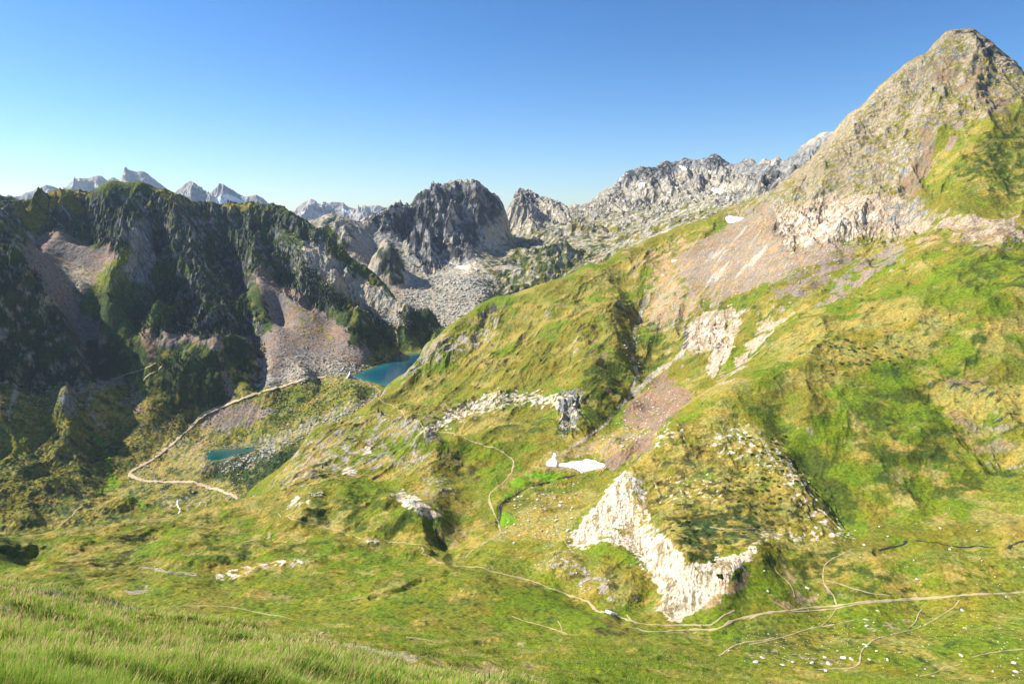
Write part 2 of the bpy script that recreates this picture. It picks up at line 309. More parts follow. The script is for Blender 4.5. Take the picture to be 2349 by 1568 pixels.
C2_sil = [(600,560,2700),(660,540,2700),(713,508,2650),(724,502,2620),(740,497,2600),(759,489,2600),(777,497,2600),(788,503,2620),(802,501,2640),(815,507,2660),(829,508,2680),(832,495,2690),(850,492,2700),(856,500,2700),(869,484,2700),
 (882,489,2710),(890,477,2720),(902,479,2730),(912,465,2740),(920,469,2750),(928,458,2760),(936,468,2770),(949,454,2790),(957,443,2810),(976,430,2840),(1003,422,2880),(1030,420,2920),(1057,415,2960),(1067,418,2960),(1078,413,2960),(1089,419,2960),
 (1096,413,2950),(1111,422,2940),(1132,443,2920),(1151,468,2900),(1163,480,2950),(1168,472,3200),(1179,442,3500),(1187,440,3550),(1200,442,3600),(1219,432,3600),(1230,440,3600),(1235,451,3600),(1247,445,3600),
 (1253,459,3600),(1262,457,3580),(1281,467,3560),(1302,475,3520),(1324,469,3500),(1340,469,3500),(1362,453,3550),(1383,440,3600),(1399,433,3650),(1413,418,3700),(1431,397,3750),(1445,390,3780),(1456,394,3800),(1472,385,3820),
 (1490,386,3850),(1500,392,3860),(1504,386,3870),(1517,375,3900),(1528,368,3900),(1547,374,3900),(1560,366,3900),(1587,367,3900),(1619,367,3900),(1628,359,3900),(1641,356,3890),(1657,364,3850),(1673,374,3800),(1711,379,3700),
 (1738,382,3600),(1752,390,3450)]
C2_cr = [(1759,388,3380),(1770,384,3320),(1782,388,3250),(1795,380,3150),(1817,362,3020),(1847,343,2900),(1868,322,2820),(1892,304,2750),(1905,303,2720),(1960,300,2650),(2050,300,2600)]
C2_pts = C2_sil + C2_cr + back(C2_sil, ((1.05,-.03),(1.15,-.08))) + back(C2_cr, ((1.05,-.03),(1.2,-.08),(1.5,-.1)))
C2_pts += [
 (990,440,2790),(985,480,2730),(995,530,2650),(1010,585,2570),(1040,450,2830),(1050,500,2740),(1060,545,2680),(1100,450,2850),(1110,490,2800),(1100,540,2740),(1130,480,2840),(1130,520,2830),(1150,500,2860),
 (1160,520,2880),(950,480,2740),(945,530,2660),(940,560,2600),(920,500,2700),(905,520,2660),(870,510,2660),(900,550,2600),
 (975,560,2560),(985,610,2460),(960,590,2520),(1010,620,2480),(1060,605,2530),(1090,600,2500),(1030,610,2510),(1060,570,2600),
 (760,515,2560),(740,540,2500),(790,540,2500),(820,560,2470),(840,520,2620),(850,540,2600),(880,560,2560),(860,580,2500),(830,600,2400),(780,580,2420),(870,610,2400),(885,580,2380),(900,600,2400),(890,640,2270),
 (940,600,2480),(930,650,2280),(960,640,2330),(970,700,2100),(1000,660,2250),(1010,730,1960),(1060,690,2080),(1080,650,2200),(1100,680,2080),(1130,690,2040),(1040,640,2300),(940,720,1960),(900,690,2060),
 (1130,560,2750),(1140,600,2560),(1100,620,2400),(1180,560,2800),(1200,600,2550),(1150,650,2230),(1180,640,2280),(1220,640,2220),(1250,650,2150),(1300,640,2150),(1350,600,2200),(1170,530,2950),(1200,520,3050),
 (1190,470,3450),(1220,470,3450),(1260,500,3250),(1250,560,2800),(1300,520,3050),(1340,500,3150),(1330,560,2700),(1300,600,2420),(1340,490,3250),(1400,560,2600),(1390,600,2280),(1420,580,2240),(1350,530,2900),
 (1400,500,3100),(1400,470,3350),(1450,430,3550),(1450,480,3150),(1450,530,2650),(1500,480,3000),(1500,450,3300),(1495,405,3420),(1500,540,2350),(1550,500,2600),(1560,440,3300),(1560,400,3700),(1600,400,3650),(1600,450,3150),(1600,490,2500),
 (1640,390,3650),(1650,430,3250),(1650,460,2700),(1700,400,3450),(1700,440,2900),(1740,430,2700),(1740,410,3000),(1780,410,2850),(1830,380,2600),(1700,455,2400),(1900,340,2450),
 (1000,790,1750),(1100,760,1780),(1250,700,1850),(1400,640,1900),(1600,540,2000),(1800,460,1850),(2000,400,1800),(900,760,1780),(750,660,2000),(650,640,2100),(1000,860,1600),(1300,800,1600),(1700,650,1600),(600,800,1700),(2050,600,1500),
]
D_sil = {}
D_sil['a'] = ([(-200,470),(-60,440),(0,443),(8,449),(30,456),(55,445),(81,433),(107,423),(118,425),(140,433),(161,419),(172,411),(193,407),(204,408),(223,400),(231,402),(244,411),(258,404),(274,411),(279,400),(285,388),(296,390),(314,394),(325,392),(336,395),(349,406),(365,419),(384,433),(398,441),(430,455),(480,475)], 11000)
D_sil['b'] = ([(330,475),(380,452),(398,441),(415,428),(435,415),(446,419),(460,432),(473,446),(482,442),(492,438),(502,427),(516,425),(537,438),(559,451),(572,449),(586,445),(602,452),(617,469),(650,490)], 7600)
D_sil['c'] = ([(600,505),(640,495),(675,481),(691,466),(713,455),(721,457),(732,468),(745,466),(761,463),(786,462),(796,472),(815,477),(831,474),(850,474),(863,470),(880,474),(901,472),(925,482),(960,480),(1010,500),(1100,500)], 9000)

sil_v = lambda s: ([p[0] for p in s], [p[1] for p in s])

# ------------------------------------------------------------------ relief and ground cover
def shape_mask(s, feather):
    return line_mask(s[1], s[2], max(1, feather)) if s[0] == 'L' else poly_mask(s, feather)
def region(sh, shape, feather):
    m = samp([shape_mask(p, feather) for p in shape], sh['u0'], sh['v0']).ravel(); i = np.nonzero(m > .004)[0]
    return i, m[i]
def add_rel(sh, shape, kind, amp, wl, seed, stretch=1., feather=12, ang=0., octv=6, att=None):
    if shape is None: i, m = slice(None), 1.
    else:
        i, m = region(sh, shape, feather)
        if len(i) == 0: return
    ca, sa = math.cos(R(ang)), math.sin(R(ang)); x_, y_ = sh['x'].ravel()[i], sh['y'].ravel()[i]
    X = (x_*ca+y_*sa)/wl; Y = (-x_*sa+y_*ca)/(wl*stretch)
    w = .35*fbm(X*.7, Y*.7, 2, seed+50); X = X+w; Y = Y-w*.6
    n = fbm(X, Y, octv, seed) if kind == 'f' else (ridged(X, Y, octv, seed)-.42)
    if kind == 'b': n = np.abs(fbm(X, Y, octv, seed))*2-.5
    r = n*amp*m
    if att is not None: r = r*np.broadcast_to(att, sh['h'].shape).ravel()[i]
    h = sh['h'].ravel(); h[i] += r; sh['h'] = h.reshape(sh['x'].shape)
def steps(sh, shape, hgt, k, seed, feather=10):        # rock ledges: terraces the height
    i, m = region(sh, shape, feather); h = sh['h'].ravel(); x_, y_ = sh['x'].ravel()[i], sh['y'].ravel()[i]
    q = (h[i]+fbm(x_/90, y_/90, 3, seed)*hgt*2)/hgt; fr = q-np.floor(q); h[i] += m*k*hgt*(sm(.25, .75, fr)-fr); sh['h'] = h.reshape(sh['x'].shape)
def bump(sh, u, v, r, hgt, name=None, ex=1., p=2.2, dist=None):        # a knoll standing on the slope
    a, t = azt(u, v); 
    if dist is None:
        i = int(np.clip(np.searchsorted(sh['A'], a), 0, len(sh['A'])-1)); j = int(np.argmin(np.abs(sh['t'][:, i]-t)+(sh['d'][:, i] > 2600)*.5)); dist = sh['d'][j, i]
    x0, y0 = dist*math.sin(a), dist*math.cos(a)
    i = np.nonzero((np.abs(sh['x']-x0) < r*ex*2.2) & (np.abs(sh['y']-y0) < r*2.2)); x_, y_ = sh['x'][i], sh['y'][i]
    n = fbm(x_/(r*.8), y_/(r*.8), 3, int(abs(u)))*.55; q = np.hypot((x_-x0)/(r*ex), (y_-y0)/r)+n*.6
    sh['h'][i] += hgt*np.exp(-np.clip(q, 0, 9)**(p*2))
def normals(sh):
    x, y, h = sh['x'], sh['y'], sh['h']
    gx = np.stack([np.gradient(c, axis=1) for c in (x, y, h)], -1); gy = np.stack([np.gradient(c, axis=0) for c in (x, y, h)], -1)
    n = np.cross(gx, gy); n /= np.linalg.norm(n, axis=-1, keepdims=True)+1e-9
    return n*np.sign(n[..., 2:3]+1e-9)
def start(sh):
    sh['h'] = CZ+sh['t']*sh['d']; sh['u0'], sh['v0'] = sh['u'], sh['v']
def cover(sh, base, ops, wl=40., rock=None, warp=6.):
    n = normals(sh); sh['slope'] = np.degrees(np.arccos(np.clip(n[..., 2], 0, 1)))
    x, y, h = sh['x'], sh['y'], sh['h']; yy = y+.6*h
    u, v = uv_of(sh['az'], (h-CZ)/sh['d']); sh['uf'], sh['vf'] = u, v; sh['vis'] = v <= np.minimum.accumulate(v, axis=0)+1.2
    wu = (u+fbm(x/wl, yy/wl, 4, 91)*warp*2).ravel(); wv = (v+fbm(x/wl, yy/wl, 4, 95)*warp*2).ravel()
    X = x.ravel().astype(np.float32); Y = yy.ravel().astype(np.float32); SL = sh['slope'].ravel()
    mixn = np.clip(.5+fbm(X/(wl*2.5), Y/(wl*2.5), 6, 21)*.9+fbm(X/(wl*.16), Y/(wl*.16), 4, 22)*.55, 0, 1).astype(np.float32)
    def matc(m, i):
        a, b = (np.array(c, np.float32) for c in G[m]); return b+(a-b)*mixn[i][:, None]
    colr = matc(base, slice(None)); rkn = np.full(len(X), ROCK.get(base, 0), np.float32)
    for k, op in enumerate(ops):
        mat, shp, cov = op[0], op[1], op[2]; fe = op[3] if len(op) > 3 else 14; w = op[4] if len(op) > 4 else wl; mode = op[5] if len(op) > 5 else None
        if shp is None: i = np.arange(len(X)); m = np.ones(len(X), np.float32)
        else: i, m = samp_i(shape_mask(shp, fe), wu, wv)
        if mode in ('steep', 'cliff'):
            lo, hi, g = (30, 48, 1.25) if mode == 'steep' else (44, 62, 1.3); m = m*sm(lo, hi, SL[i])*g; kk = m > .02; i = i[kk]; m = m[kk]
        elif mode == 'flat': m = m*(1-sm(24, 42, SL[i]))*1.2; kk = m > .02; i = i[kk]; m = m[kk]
        if len(i) == 0: continue
        nn = .5+fbm(X[i]/w, Y[i]/w, 5, 31+(k % 9)*5, .58)*.95
        e = .07 if mat in ROCK else .17
        if len(op) > 6 and op[6] is not None:
            ca, sa = math.cos(R(op[6])), math.sin(R(op[6])); x_, y_ = x.ravel()[i], y.ravel()[i]; nn = .5+fbm((x_*ca+y_*sa)/(w*7), (-x_*sa+y_*ca)/w, 5, 31+(k % 9)*5, .58)*.95
        a = sm(-e, e, m*(.1+.8*cov+(.35 if cov >= 1 else 0))-nn).astype(np.float32)
        colr[i] = colr[i]+(matc(mat, i)-colr[i])*a[:, None]; rkn[i] += (ROCK.get(mat, 0)-rkn[i])*a
    sh['col'] = np.c_[np.clip(colr, 0, 1), rkn].reshape(h.shape+(4,))
    return sh

def mat_ground(name, scale, bumpd, var=.35, crack=6., cs=(1, 1, .6)):
    m = bpy.data.materials.new(name); m.use_nodes = True; nt = m.node_tree; N = nt.nodes; L = nt.links
    b = N['Principled BSDF']; b.inputs['Roughness'].default_value = .92; b.inputs['Specular IOR Level'].default_value = .1
    at = N.new('ShaderNodeAttribute'); at.attribute_name = 'cover'; geo = N.new('ShaderNodeNewGeometry'); pos = geo.outputs['Position']
    def noise(sc, det, ro, vec=pos):
        n = N.new('ShaderNodeTexNoise'); n.inputs['Scale'].default_value = 1/sc; n.inputs['Detail'].default_value = det; n.inputs['Roughness'].default_value = ro; L.new(vec, n.inputs['Vector']); return n
    def rng_(o, a, b_, c, d):
        r = N.new('ShaderNodeMapRange'); r.inputs[1].default_value = a; r.inputs[2].default_value = b_; r.inputs[3].default_value = c; r.inputs[4].default_value = d; L.new(o, r.inputs[0]); return r.outputs[0]
    def mth(op, a, b_):
        r = N.new('ShaderNodeMath'); r.operation = op
        for i, q in enumerate((a, b_)):
            if isinstance(q, (int, float)): r.inputs[i].default_value = q
            else: L.new(q, r.inputs[i])
        return r.outputs[0]
    def lerp(a, b_, f): return mth('ADD', mth('MULTIPLY', a, mth('SUBTRACT', 1., f)), mth('MULTIPLY', b_, f))
    n1 = noise(scale, 6, .72); n3 = noise(scale*9, 3, .6)
    mp = N.new('ShaderNodeMapping'); mp.inputs['Scale'].default_value = cs; L.new(pos, mp.inputs['Vector'])
    wv = N.new('ShaderNodeVectorMath'); wv.operation = 'MULTIPLY_ADD'; L.new(n1.outputs['Color'], wv.inputs[0]); wv.inputs[1].default_value = (crack*.55,)*3; L.new(mp.outputs[0], wv.inputs[2])
    vo = N.new('ShaderNodeTexVoronoi'); vo.feature = 'DISTANCE_TO_EDGE'; vo.inputs['Scale'].default_value = 1/crack; L.new(wv.outputs[0], vo.inputs['Vector'])
    vf = N.new('ShaderNodeTexVoronoi'); vf.inputs['Scale'].default_value = 1/(crack*.45); L.new(wv.outputs[0], vf.inputs['Vector'])
    sepc = N.new('ShaderNodeSeparateColor'); L.new(vf.outputs['Color'], sepc.inputs[0])
    rock = at.outputs['Alpha']
    ck = mth('MULTIPLY', rng_(vo.outputs['Distance'], 0, .10, .42, 1.04), rng_(sepc.outputs[0], 0, 1, .78, 1.18))
    tus = rng_(n1.outputs['Fac'], .40, .60, 1-var*.85, 1+var*.7)
    rk = mth('MULTIPLY', ck, rng_(n1.outputs['Fac'], .3, .7, 1-var*.8, 1+var*.6))
    fac = lerp(tus, rk, rock)
    hue = N.new('ShaderNodeMix'); hue.data_type = 'RGBA'; hue.inputs[6].default_value = (1.14, 1.02, .85, 1); hue.inputs[7].default_value = (.87, .98, 1.05, 1); L.new(rng_(n3.outputs['Fac'], .38, .62, 0, 1), hue.inputs[0])
    m1 = N.new('ShaderNodeVectorMath'); m1.operation = 'SCALE'; L.new(at.outputs['Color'], m1.inputs[0]); L.new(fac, m1.inputs['Scale'])
    m2 = N.new('ShaderNodeVectorMath'); m2.operation = 'MULTIPLY'; L.new(m1.outputs[0], m2.inputs[0]); L.new(hue.outputs[2], m2.inputs[1])
    mm = N.new('ShaderNodeMix'); mm.data_type = 'VECTOR'; L.new(rock, mm.inputs[0]); L.new(m2.outputs[0], mm.inputs[4]); L.new(m1.outputs[0], mm.inputs[5]); L.new(mm.outputs[1], b.inputs['Base Color'])
    hgt = mth('ADD', n1.outputs['Fac'], mth('MULTIPLY', rock, mth('ADD', mth('MINIMUM', vo.outputs['Distance'], .15), mth('MULTIPLY', sepc.outputs[1], .35))))
    bp = N.new('ShaderNodeBump'); bp.inputs['Strength'].default_value = .9; bp.inputs['Distance'].default_value = bumpd
    L.new(hgt, bp.inputs['Height']); L.new(bp.outputs[0], b.inputs['Normal'])
    return m
def mesh_grid(sh, name, mat, keep=None, lift=0., kind='structure', smooth=True):
    M, N = sh['h'].shape
    idx = np.arange(M*N, dtype=np.int32).reshape(M, N)
    q = np.stack([idx[:-1, :-1], idx[:-1, 1:], idx[1:, 1:], idx[1:, :-1]], -1).reshape(-1, 4)
    co = np.stack([sh['x'], sh['y'], sh['h']+lift], -1).reshape(-1, 3); colr = sh['col'].reshape(-1, sh['col'].shape[-1]) if 'col' in sh else np.ones((M*N, 3))
    if keep is not None:
        kk = keep.reshape(-1); q = q[kk[q].all(1)]
        if len(q) == 0: return None
        used = np.unique(q); mp = np.zeros(M*N, np.int32); mp[used] = np.arange(len(used)); q = mp[q]; co = co[used]; colr = colr[used]
    return mesh_np(name, co, q, mat, colr, kind, smooth)
def mesh_np(name, co, q, mat, colr=None, kind=None, smooth=True, parent=None):
    me = bpy.data.meshes.new(name); k = q.shape[1]; nf = len(q)
    me.vertices.add(len(co)); me.vertices.foreach_set('co', np.ascontiguousarray(co, np.float32).ravel())
    me.loops.add(nf*k); me.loops.foreach_set('vertex_index', np.ascontiguousarray(q, np.int32).ravel())
    me.polygons.add(nf); me.polygons.foreach_set('loop_start', np.arange(0, nf*k, k, dtype=np.int32)); me.polygons.foreach_set('loop_total', np.full(nf, k, np.int32))
    me.polygons.foreach_set('use_smooth', np.full(nf, smooth)); me.update(); me.validate()
    if colr is not None:
        at = me.color_attributes.new('cover', 'FLOAT_COLOR', 'POINT'); at.data.foreach_set('color', (colr if colr.shape[1] == 4 else np.c_[colr, np.ones(len(colr))]).astype(np.float32).ravel())
    o = bpy.data.objects.new(name, me); COL.objects.link(o); me.materials.append(mat)
    if parent: o.parent = parent
    if kind: o['kind'] = kind
    return o
def tag(o, label, cat, group=None, kind=None):
    o['label'] = label; o['category'] = cat
    if group: o['group'] = group
    if kind: o['kind'] = kind
    return o
def crest_att(sil, width=60, floor=.25):
    m = line_mask([(p[0], p[1]) for p in sil], width, width)
    return lambda sh: 1-(1-floor)*np.clip(samp(m, sh['u0'], sh['v0'])*1.2, 0, 1)
def P(*a): return [(a[i], a[i+1]) for i in range(0, len(a), 2)]

# ------------------------------------------------------------------ far blue ranges
m_far = mat_ground('far_rock', 120, 20, .22, 160)
for key, nm in (('a', 'far_peaks'), ('b', 'far_ridge'), ('c', 'far_massif')):
    S, D = D_sil[key]
    az0, _ = azt(S[0][0], S[0][1]); az1, _ = azt(S[-1][0], S[-1][1])
    A = np.linspace(az0, az1, 420); us = np.array([p[0] for p in S], float); vs = np.array([p[1] for p in S], float)
    aa, tt = azt(us, vs); tc = np.interp(A, aa, tt)
    rel = np.linspace(-1, .6, 240); dd = D*(1+rel*.22)
    AZ, RL = np.meshgrid(A, rel); d = D*(1+RL*.22); TC = np.broadcast_to(tc, AZ.shape); hc = CZ+TC*D
    base = CZ-.045*D; prof = np.where(RL < 0, (1+RL)**1.0, (1-RL/.7)).clip(0, 1)
    h = base+(hc-base)*prof
    x, y = d*np.sin(AZ), d*np.cos(AZ); w = D*.052
    off = 1-np.exp(-(np.abs(RL)/.10))
    h = h+(ridged(x/w, y/(w*1.8), 7, 5+ord(key), .58)-.45)*D*.046*off*(.25+.75*prof)+(ridged(x/(w*.3), y/(w*.3), 4, 9)-.4)*D*.0016
    sh = dict(az=AZ, d=d, x=x, y=y, h=h, sd=np.log(d), t=(h-CZ)/d); sh['u'], sh['v'] = uv_of(AZ, sh['t']); sh['u0'], sh['v0'] = sh['u'], sh['v']
    ops = []
    if key == 'b': ops = [('snow', P(488,470,500,448,560,452,566,480), .5, 4, 120), ('snow', P(492,460,505,450,530,446,548,458,560,462,560,476,490,476), .55, 4, 260), ('snow', P(452,462,480,466,478,474,450,472), .3, 4, 200)]
    if key == 'c': ops = [('snow', P(725,476,733,484,745,492,790,478,795,481,760,492,738,503,728,503,735,493,722,482), .75, 3, 200), ('snow', P(684,488,700,484,700,490,684,492), .7, 2, 200), ('snow', P(748,470,758,474,756,481,746,478), .6, 3, 200), ('snow', P(785,482,812,480,806,492,788,490), .5, 4, 200)]
    if key == 'a': ops = [('snow', P(150,425,168,428,164,436,148,434), .5, 4, 300), ('snow', P(176,412,182,412,180,422,174,422), .6, 3, 200)]
    cover(sh, 'blue', ops, 400., warp=2.)
    mesh_grid(sh, nm, m_far)

# ------------------------------------------------------------------ granite peaks in the middle distance
T3 = lambda *a: [(1146.6+a[i]*.2687, 286.6+a[i+1]*.2687) for i in range(0, len(a), 2)]
GS = [(T3(1155,515,1190,505,1195,488,1215,492,1250,488,1245,510,1215,532,1190,528,1160,520),'snow patch left of the dark pyramid on the pale massif'),(T3(1512,345,1545,345,1600,375,1615,385,1585,392,1550,378),'snow patch just under the jagged crest of the pale massif'),(T3(1385,498,1420,515,1500,540,1490,545,1430,530),'long thin snow streak right of the dark pyramid'),(T3(1515,508,1560,515,1565,530,1535,528),'small snow patch right of the long streak'),
 (T3(1755,488,1780,495,1830,525,1870,550,1920,545,1900,570,1885,608,1860,590,1800,560,1775,525),'Y-shaped snow patch on the right of the pale massif'),(T3(1925,615,1945,608,1982,630,1960,636,1930,630),'snow patch low on the right of the pale massif'),(T3(1425,560,1470,575,1465,588,1435,580),'small snow patch below the long streak'),(T3(1765,390,1810,385,1800,400,1780,405),'small snow patch near the crest, above the Y-shaped one'),(T3(1725,425,1745,420,1750,432,1720,448),'tiny snow patch beside the one near the crest'),
 (T3(1875,430,1910,435,1905,448,1885,445),'tiny snow patch high on the right of the pale massif'),(T3(1925,430,1995,425,1990,435,1940,438),'flat snow patch below the right crest'),(T3(1560,655,1600,665,1640,680,1600,680),'snow streak in the hollow of the lower massif'),(T3(1765,690,1800,708,1785,718,1770,708),'snow spot near the grassy foot of the massif'),(T3(1730,690,1760,705,1745,708),'snow spot beside another near the foot of the massif'),(T3(1040,640,1055,625,1062,650,1055,668,1040,660),'snow patch in the steep gully left on the massif'),
 (T3(1085,458,1120,470,1110,476,1088,470),'snow strip under the left end of the dark crest'),(T3(1135,458,1160,460,1150,470),'snow spot under the left end of the dark crest'),(T3(1000,548,1035,550,1020,560,1000,556),'faint snow spot on the left shoulder of the massif'),(T3(362,668,385,668,400,685,385,690,370,682),'snow patch beneath the twin pointed peak'),(T3(430,690,480,705,460,712,435,702),'snow strip right below the pointed peak'),(T3(335,735,370,752,395,775,400,785,370,770),'snow streak below the pointed peak'),(T3(440,752,480,762,475,775,445,772),'snow patch low under the pointed peak'),(T3(1750,560,1790,590,1810,605,1780,600),'thin snow streak below the Y-shaped patch'),(T3(1915,655,1955,662,1945,676,1925,670),'lowest snow patch on the right of the massif'),(T3(1465,780,1500,768,1500,780,1470,790),'small snow spot among the green knolls under the massif')]
AZL = lambda u, v=600: float(azt(u, v)[0])
q = grid_sheet('granite', C2_pts, AZL(610), AZL(1990), 1750, 4300, 860, 760, c=.012)
start(q); att = crest_att(C2_sil+C2_cr, 26, .36)(q)
cliffs = [P(890,490,930,460,975,430,1110,415,1165,475,1135,520,1105,545,1085,600,1030,600,1005,625,985,640,960,610,935,560,905,535), P(1170,440,1255,440,1310,475,1250,500,1170,480), P(1400,395,1540,365,1760,380,1760,470,1500,420,1450,430), P(1760,380,1910,300,1930,360,1760,450)]
scr = [P(820,540,905,540,935,570,975,650,990,620,1110,640,1130,660,1080,720,1020,760,940,740,850,640,790,590), P(1125,515,1160,520,1130,560,1110,560)]
knobs = [P(1130,560,1160,510,1300,480,1400,430,1700,400,1760,460,1500,560,1420,620,1200,700,1090,700,1110,640)]
rock_all = P(500,400,2000,250,2000,900,500,900)
sm_scr = 1-.93*samp([poly_mask(p, 18) for p in scr], q['u0'], q['v0'])
sm_scr = sm_scr*(1-.93*samp([poly_mask(p, 10) for p, _ in GS], q['u0'], q['v0'])); att = att*(1-.9*samp([poly_mask(p, 6) for p, _ in GS], q['u0'], q['v0']))
add_rel(q, cliffs, 'r', 90, 190, 11, 2.2, att=att*sm_scr)
add_rel(q, cliffs, 'r', 30, 55, 12, 2.5, att=att*sm_scr)
sm_scr = sm_scr*(.25+.75*sm(-.25, .3, fbm(q['x']/260, q['y']/260, 3, 77)))
add_rel(q, knobs, 'b', 62, 300, 13, 1., att=att*sm_scr)
add_rel(q, [P(840,470,950,440,975,400,1110,400,1170,470,1130,520,960,520,840,530)], 'r', 26, 60, 20, 1.6, feather=8)
add_rel(q, [P(1150,360,1800,360,1800,440,1150,540), P(840,470,950,440,940,520,840,530)], 'r', 24, 44, 19, 2.0, att=(.4+.6*att))
add_rel(q, [rock_all], 'r', 24, 150, 14, 1.2, att=att*sm_scr)
add_rel(q, [rock_all], 'r', 16, 48, 16, 1., att=(.3+.7*att)*(.2+.8*sm_scr))
add_rel(q, scr, 'f', 3.5, 14, 17, 1., octv=4)
bump(q, 888, 600, 55, 60); bump(q, 905, 635, 40, 30); bump(q, 768, 545, 70, 25)
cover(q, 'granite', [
 ('grey', None, .24, 10, 90, 'cliff'), ('olive', P(700,480,830,500,850,600,900,640,960,720,900,720,760,560), .62, 14, 60, 'flat'),
 ('deep', P(700,490,760,500,850,600,960,740,1100,760,850,700,740,560), .55, 14, 50),
 ('grey', P(925,460,975,428,1110,412,1165,475,1135,520,1105,545,1085,600,1030,600,1005,625,985,640,960,610,935,560,905,535), .85, 8, 60), ('dark', P(925,460,975,428,1110,412,1165,475,1135,520,1105,545,1085,600,1030,600,1005,625,985,640,960,610,935,560,905,535), .55, 8, 50), ('dark', P(840,480,930,460,940,560,900,545,850,510), .5, 6, 30, 'steep'),  # grey and dark on the dome put its shade into the colour
 ('olive', P(1000,420,1090,415,1120,450,1060,470,1000,450), .5, 10, 40, 'flat'),
 ('granite', P(1010,590,1030,480,1045,470,1040,540,1028,600), .6, 6, 60),
 ('olive', P(1090,600,1200,520,1400,480,1620,450,1700,500,1500,620,1200,720,1080,720), .46, 20, 40), ('deep', P(1090,600,1200,540,1400,540,1450,600,1200,720,1080,720), .48, 20, 30),
 ('olive', P(1500,500,1760,450,1760,520,1500,600), .6, 14, 40),
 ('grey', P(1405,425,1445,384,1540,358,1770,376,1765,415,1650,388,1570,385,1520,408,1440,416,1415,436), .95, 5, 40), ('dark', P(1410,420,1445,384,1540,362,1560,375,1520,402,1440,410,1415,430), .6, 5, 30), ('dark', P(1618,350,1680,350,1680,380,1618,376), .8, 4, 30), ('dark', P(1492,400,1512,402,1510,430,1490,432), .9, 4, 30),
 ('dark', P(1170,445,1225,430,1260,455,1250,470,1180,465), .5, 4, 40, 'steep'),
 ('scree', P(1150,500,1400,430,1700,400,1750,440,1500,560,1300,640,1100,690), .42, 14, 90, 'flat'), ('scree', scr[0], 1, 10, 60), ('scree', scr[1], 1, 6, 60), ('granite', P(1330,480,1400,440,1640,400,1650,480,1540,540,1400,520), .35, 14, 60),
 ('grey', P(1760,380,1910,300,1930,360,1760,450), .8, 6, 40), ('dark', P(1755,385,1785,380,1790,440,1740,450), .7, 5, 40),
 ('deep', P(1000,640,1020,700,1032,740,1020,740,1005,690,992,650), .5, 5, 20), ('shrub', P(1040,745,1100,700,1180,650,1200,670,1080,720), .8, 10, 30),
 ('shrub', P(860,570,910,560,930,600,930,660,900,660,870,610), .75, 6, 25), ('dark', P(866,575,915,570,915,610,880,625), .6, 6, 25),
 ('stone', P(1150,720,1160,560,1110,640,1030,640,1000,720,1030,760), .25, 10, 14),
], 70., warp=5.)
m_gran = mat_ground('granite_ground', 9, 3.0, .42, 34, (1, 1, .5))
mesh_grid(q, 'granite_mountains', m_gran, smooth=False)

# ------------------------------------------------------------------ valley and shaded mountain on the left
V = grid_sheet('valley', C1_pts, AZL(-230), AZL(1100), 500, 2600, 860, 1050, c=.014)
start(V); _k = sm(-50, -220, V['u0']) if False else 1-sm(-220, -50, V['u0']); V['h'] = V['h']*(1-_k)+(np.minimum(V['h'], 20)+.25*np.maximum(V['h']-20, 0))*_k; att = crest_att(C1_sil, 26, .25)(V)  # unseen ground left of frame lowered to keep its shadow off the valley
face = [P(-250,440,900,440,930,700,830,730,790,690,640,760,600,640,560,700,620,770,480,790,360,790,340,700,250,690,230,640,60,590,-10,560,-10,880,-250,880), P(-250,530,60,540,140,660,215,880,90,900,-250,880)]
fans = [P(80,560,140,500,160,540,250,560,270,590,230,660,200,700,140,640), P(560,600,640,650,760,730,840,800,840,850,640,880,580,900,600,820,560,690), P(620,480,640,560,860,640,960,740,900,720,780,620,720,560), P(100,600,200,700,250,840,200,900,150,760)]
sm_f = 1-.95*samp([poly_mask(p, 12) for p in fans], V['u0'], V['v0'])
low = samp(poly_mask(P(-250,880,330,900,600,880,900,860,900,1300,-250,1300), 30), V['u0'], V['v0'])
steepm = (1-low)*sm_f
add_rel(V, face, 'r', 98, 230, 41, 2.4, att=att*sm_f, feather=20)
add_rel(V, face, 'r', 34, 60, 42, 2.0, att=(.2+.8*att)*sm_f, feather=14)
add_rel(V, face, 'r', 15, 20, 43, 1.5, att=(.4+.6*att)*sm_f, feather=14)
add_rel(V, None, 'r', 9, 70, 44, 1.2, att=(.25+.75*sm_f)*(1-.5*low)*att)
add_rel(V, None, 'f', 5, 60, 45, 1., att=low); add_rel(V, None, 'f', 1.6, 9, 46, 1., att=.35+.65*sm_f, octv=4)
add_rel(V, [P(-250,880,240,880,240,1240,-250,1240)], 'r', 17, 95, 47, 1.3, feather=30)
for a in ((440,860,62,42),(470,890,44,22),(240,800,50,16),(545,815,42,36),(848,768,46,38),(958,730,44,32),(985,750,30,18),(155,930,26,9),(175,985,40,20),(150,1030,30,16),(580,1075,40,0),(640,895,30,8),(700,885,26,7),(270,1165,22,14),(40,1200,26,12),(120,1110,26,10)):
    bump(V, *a)
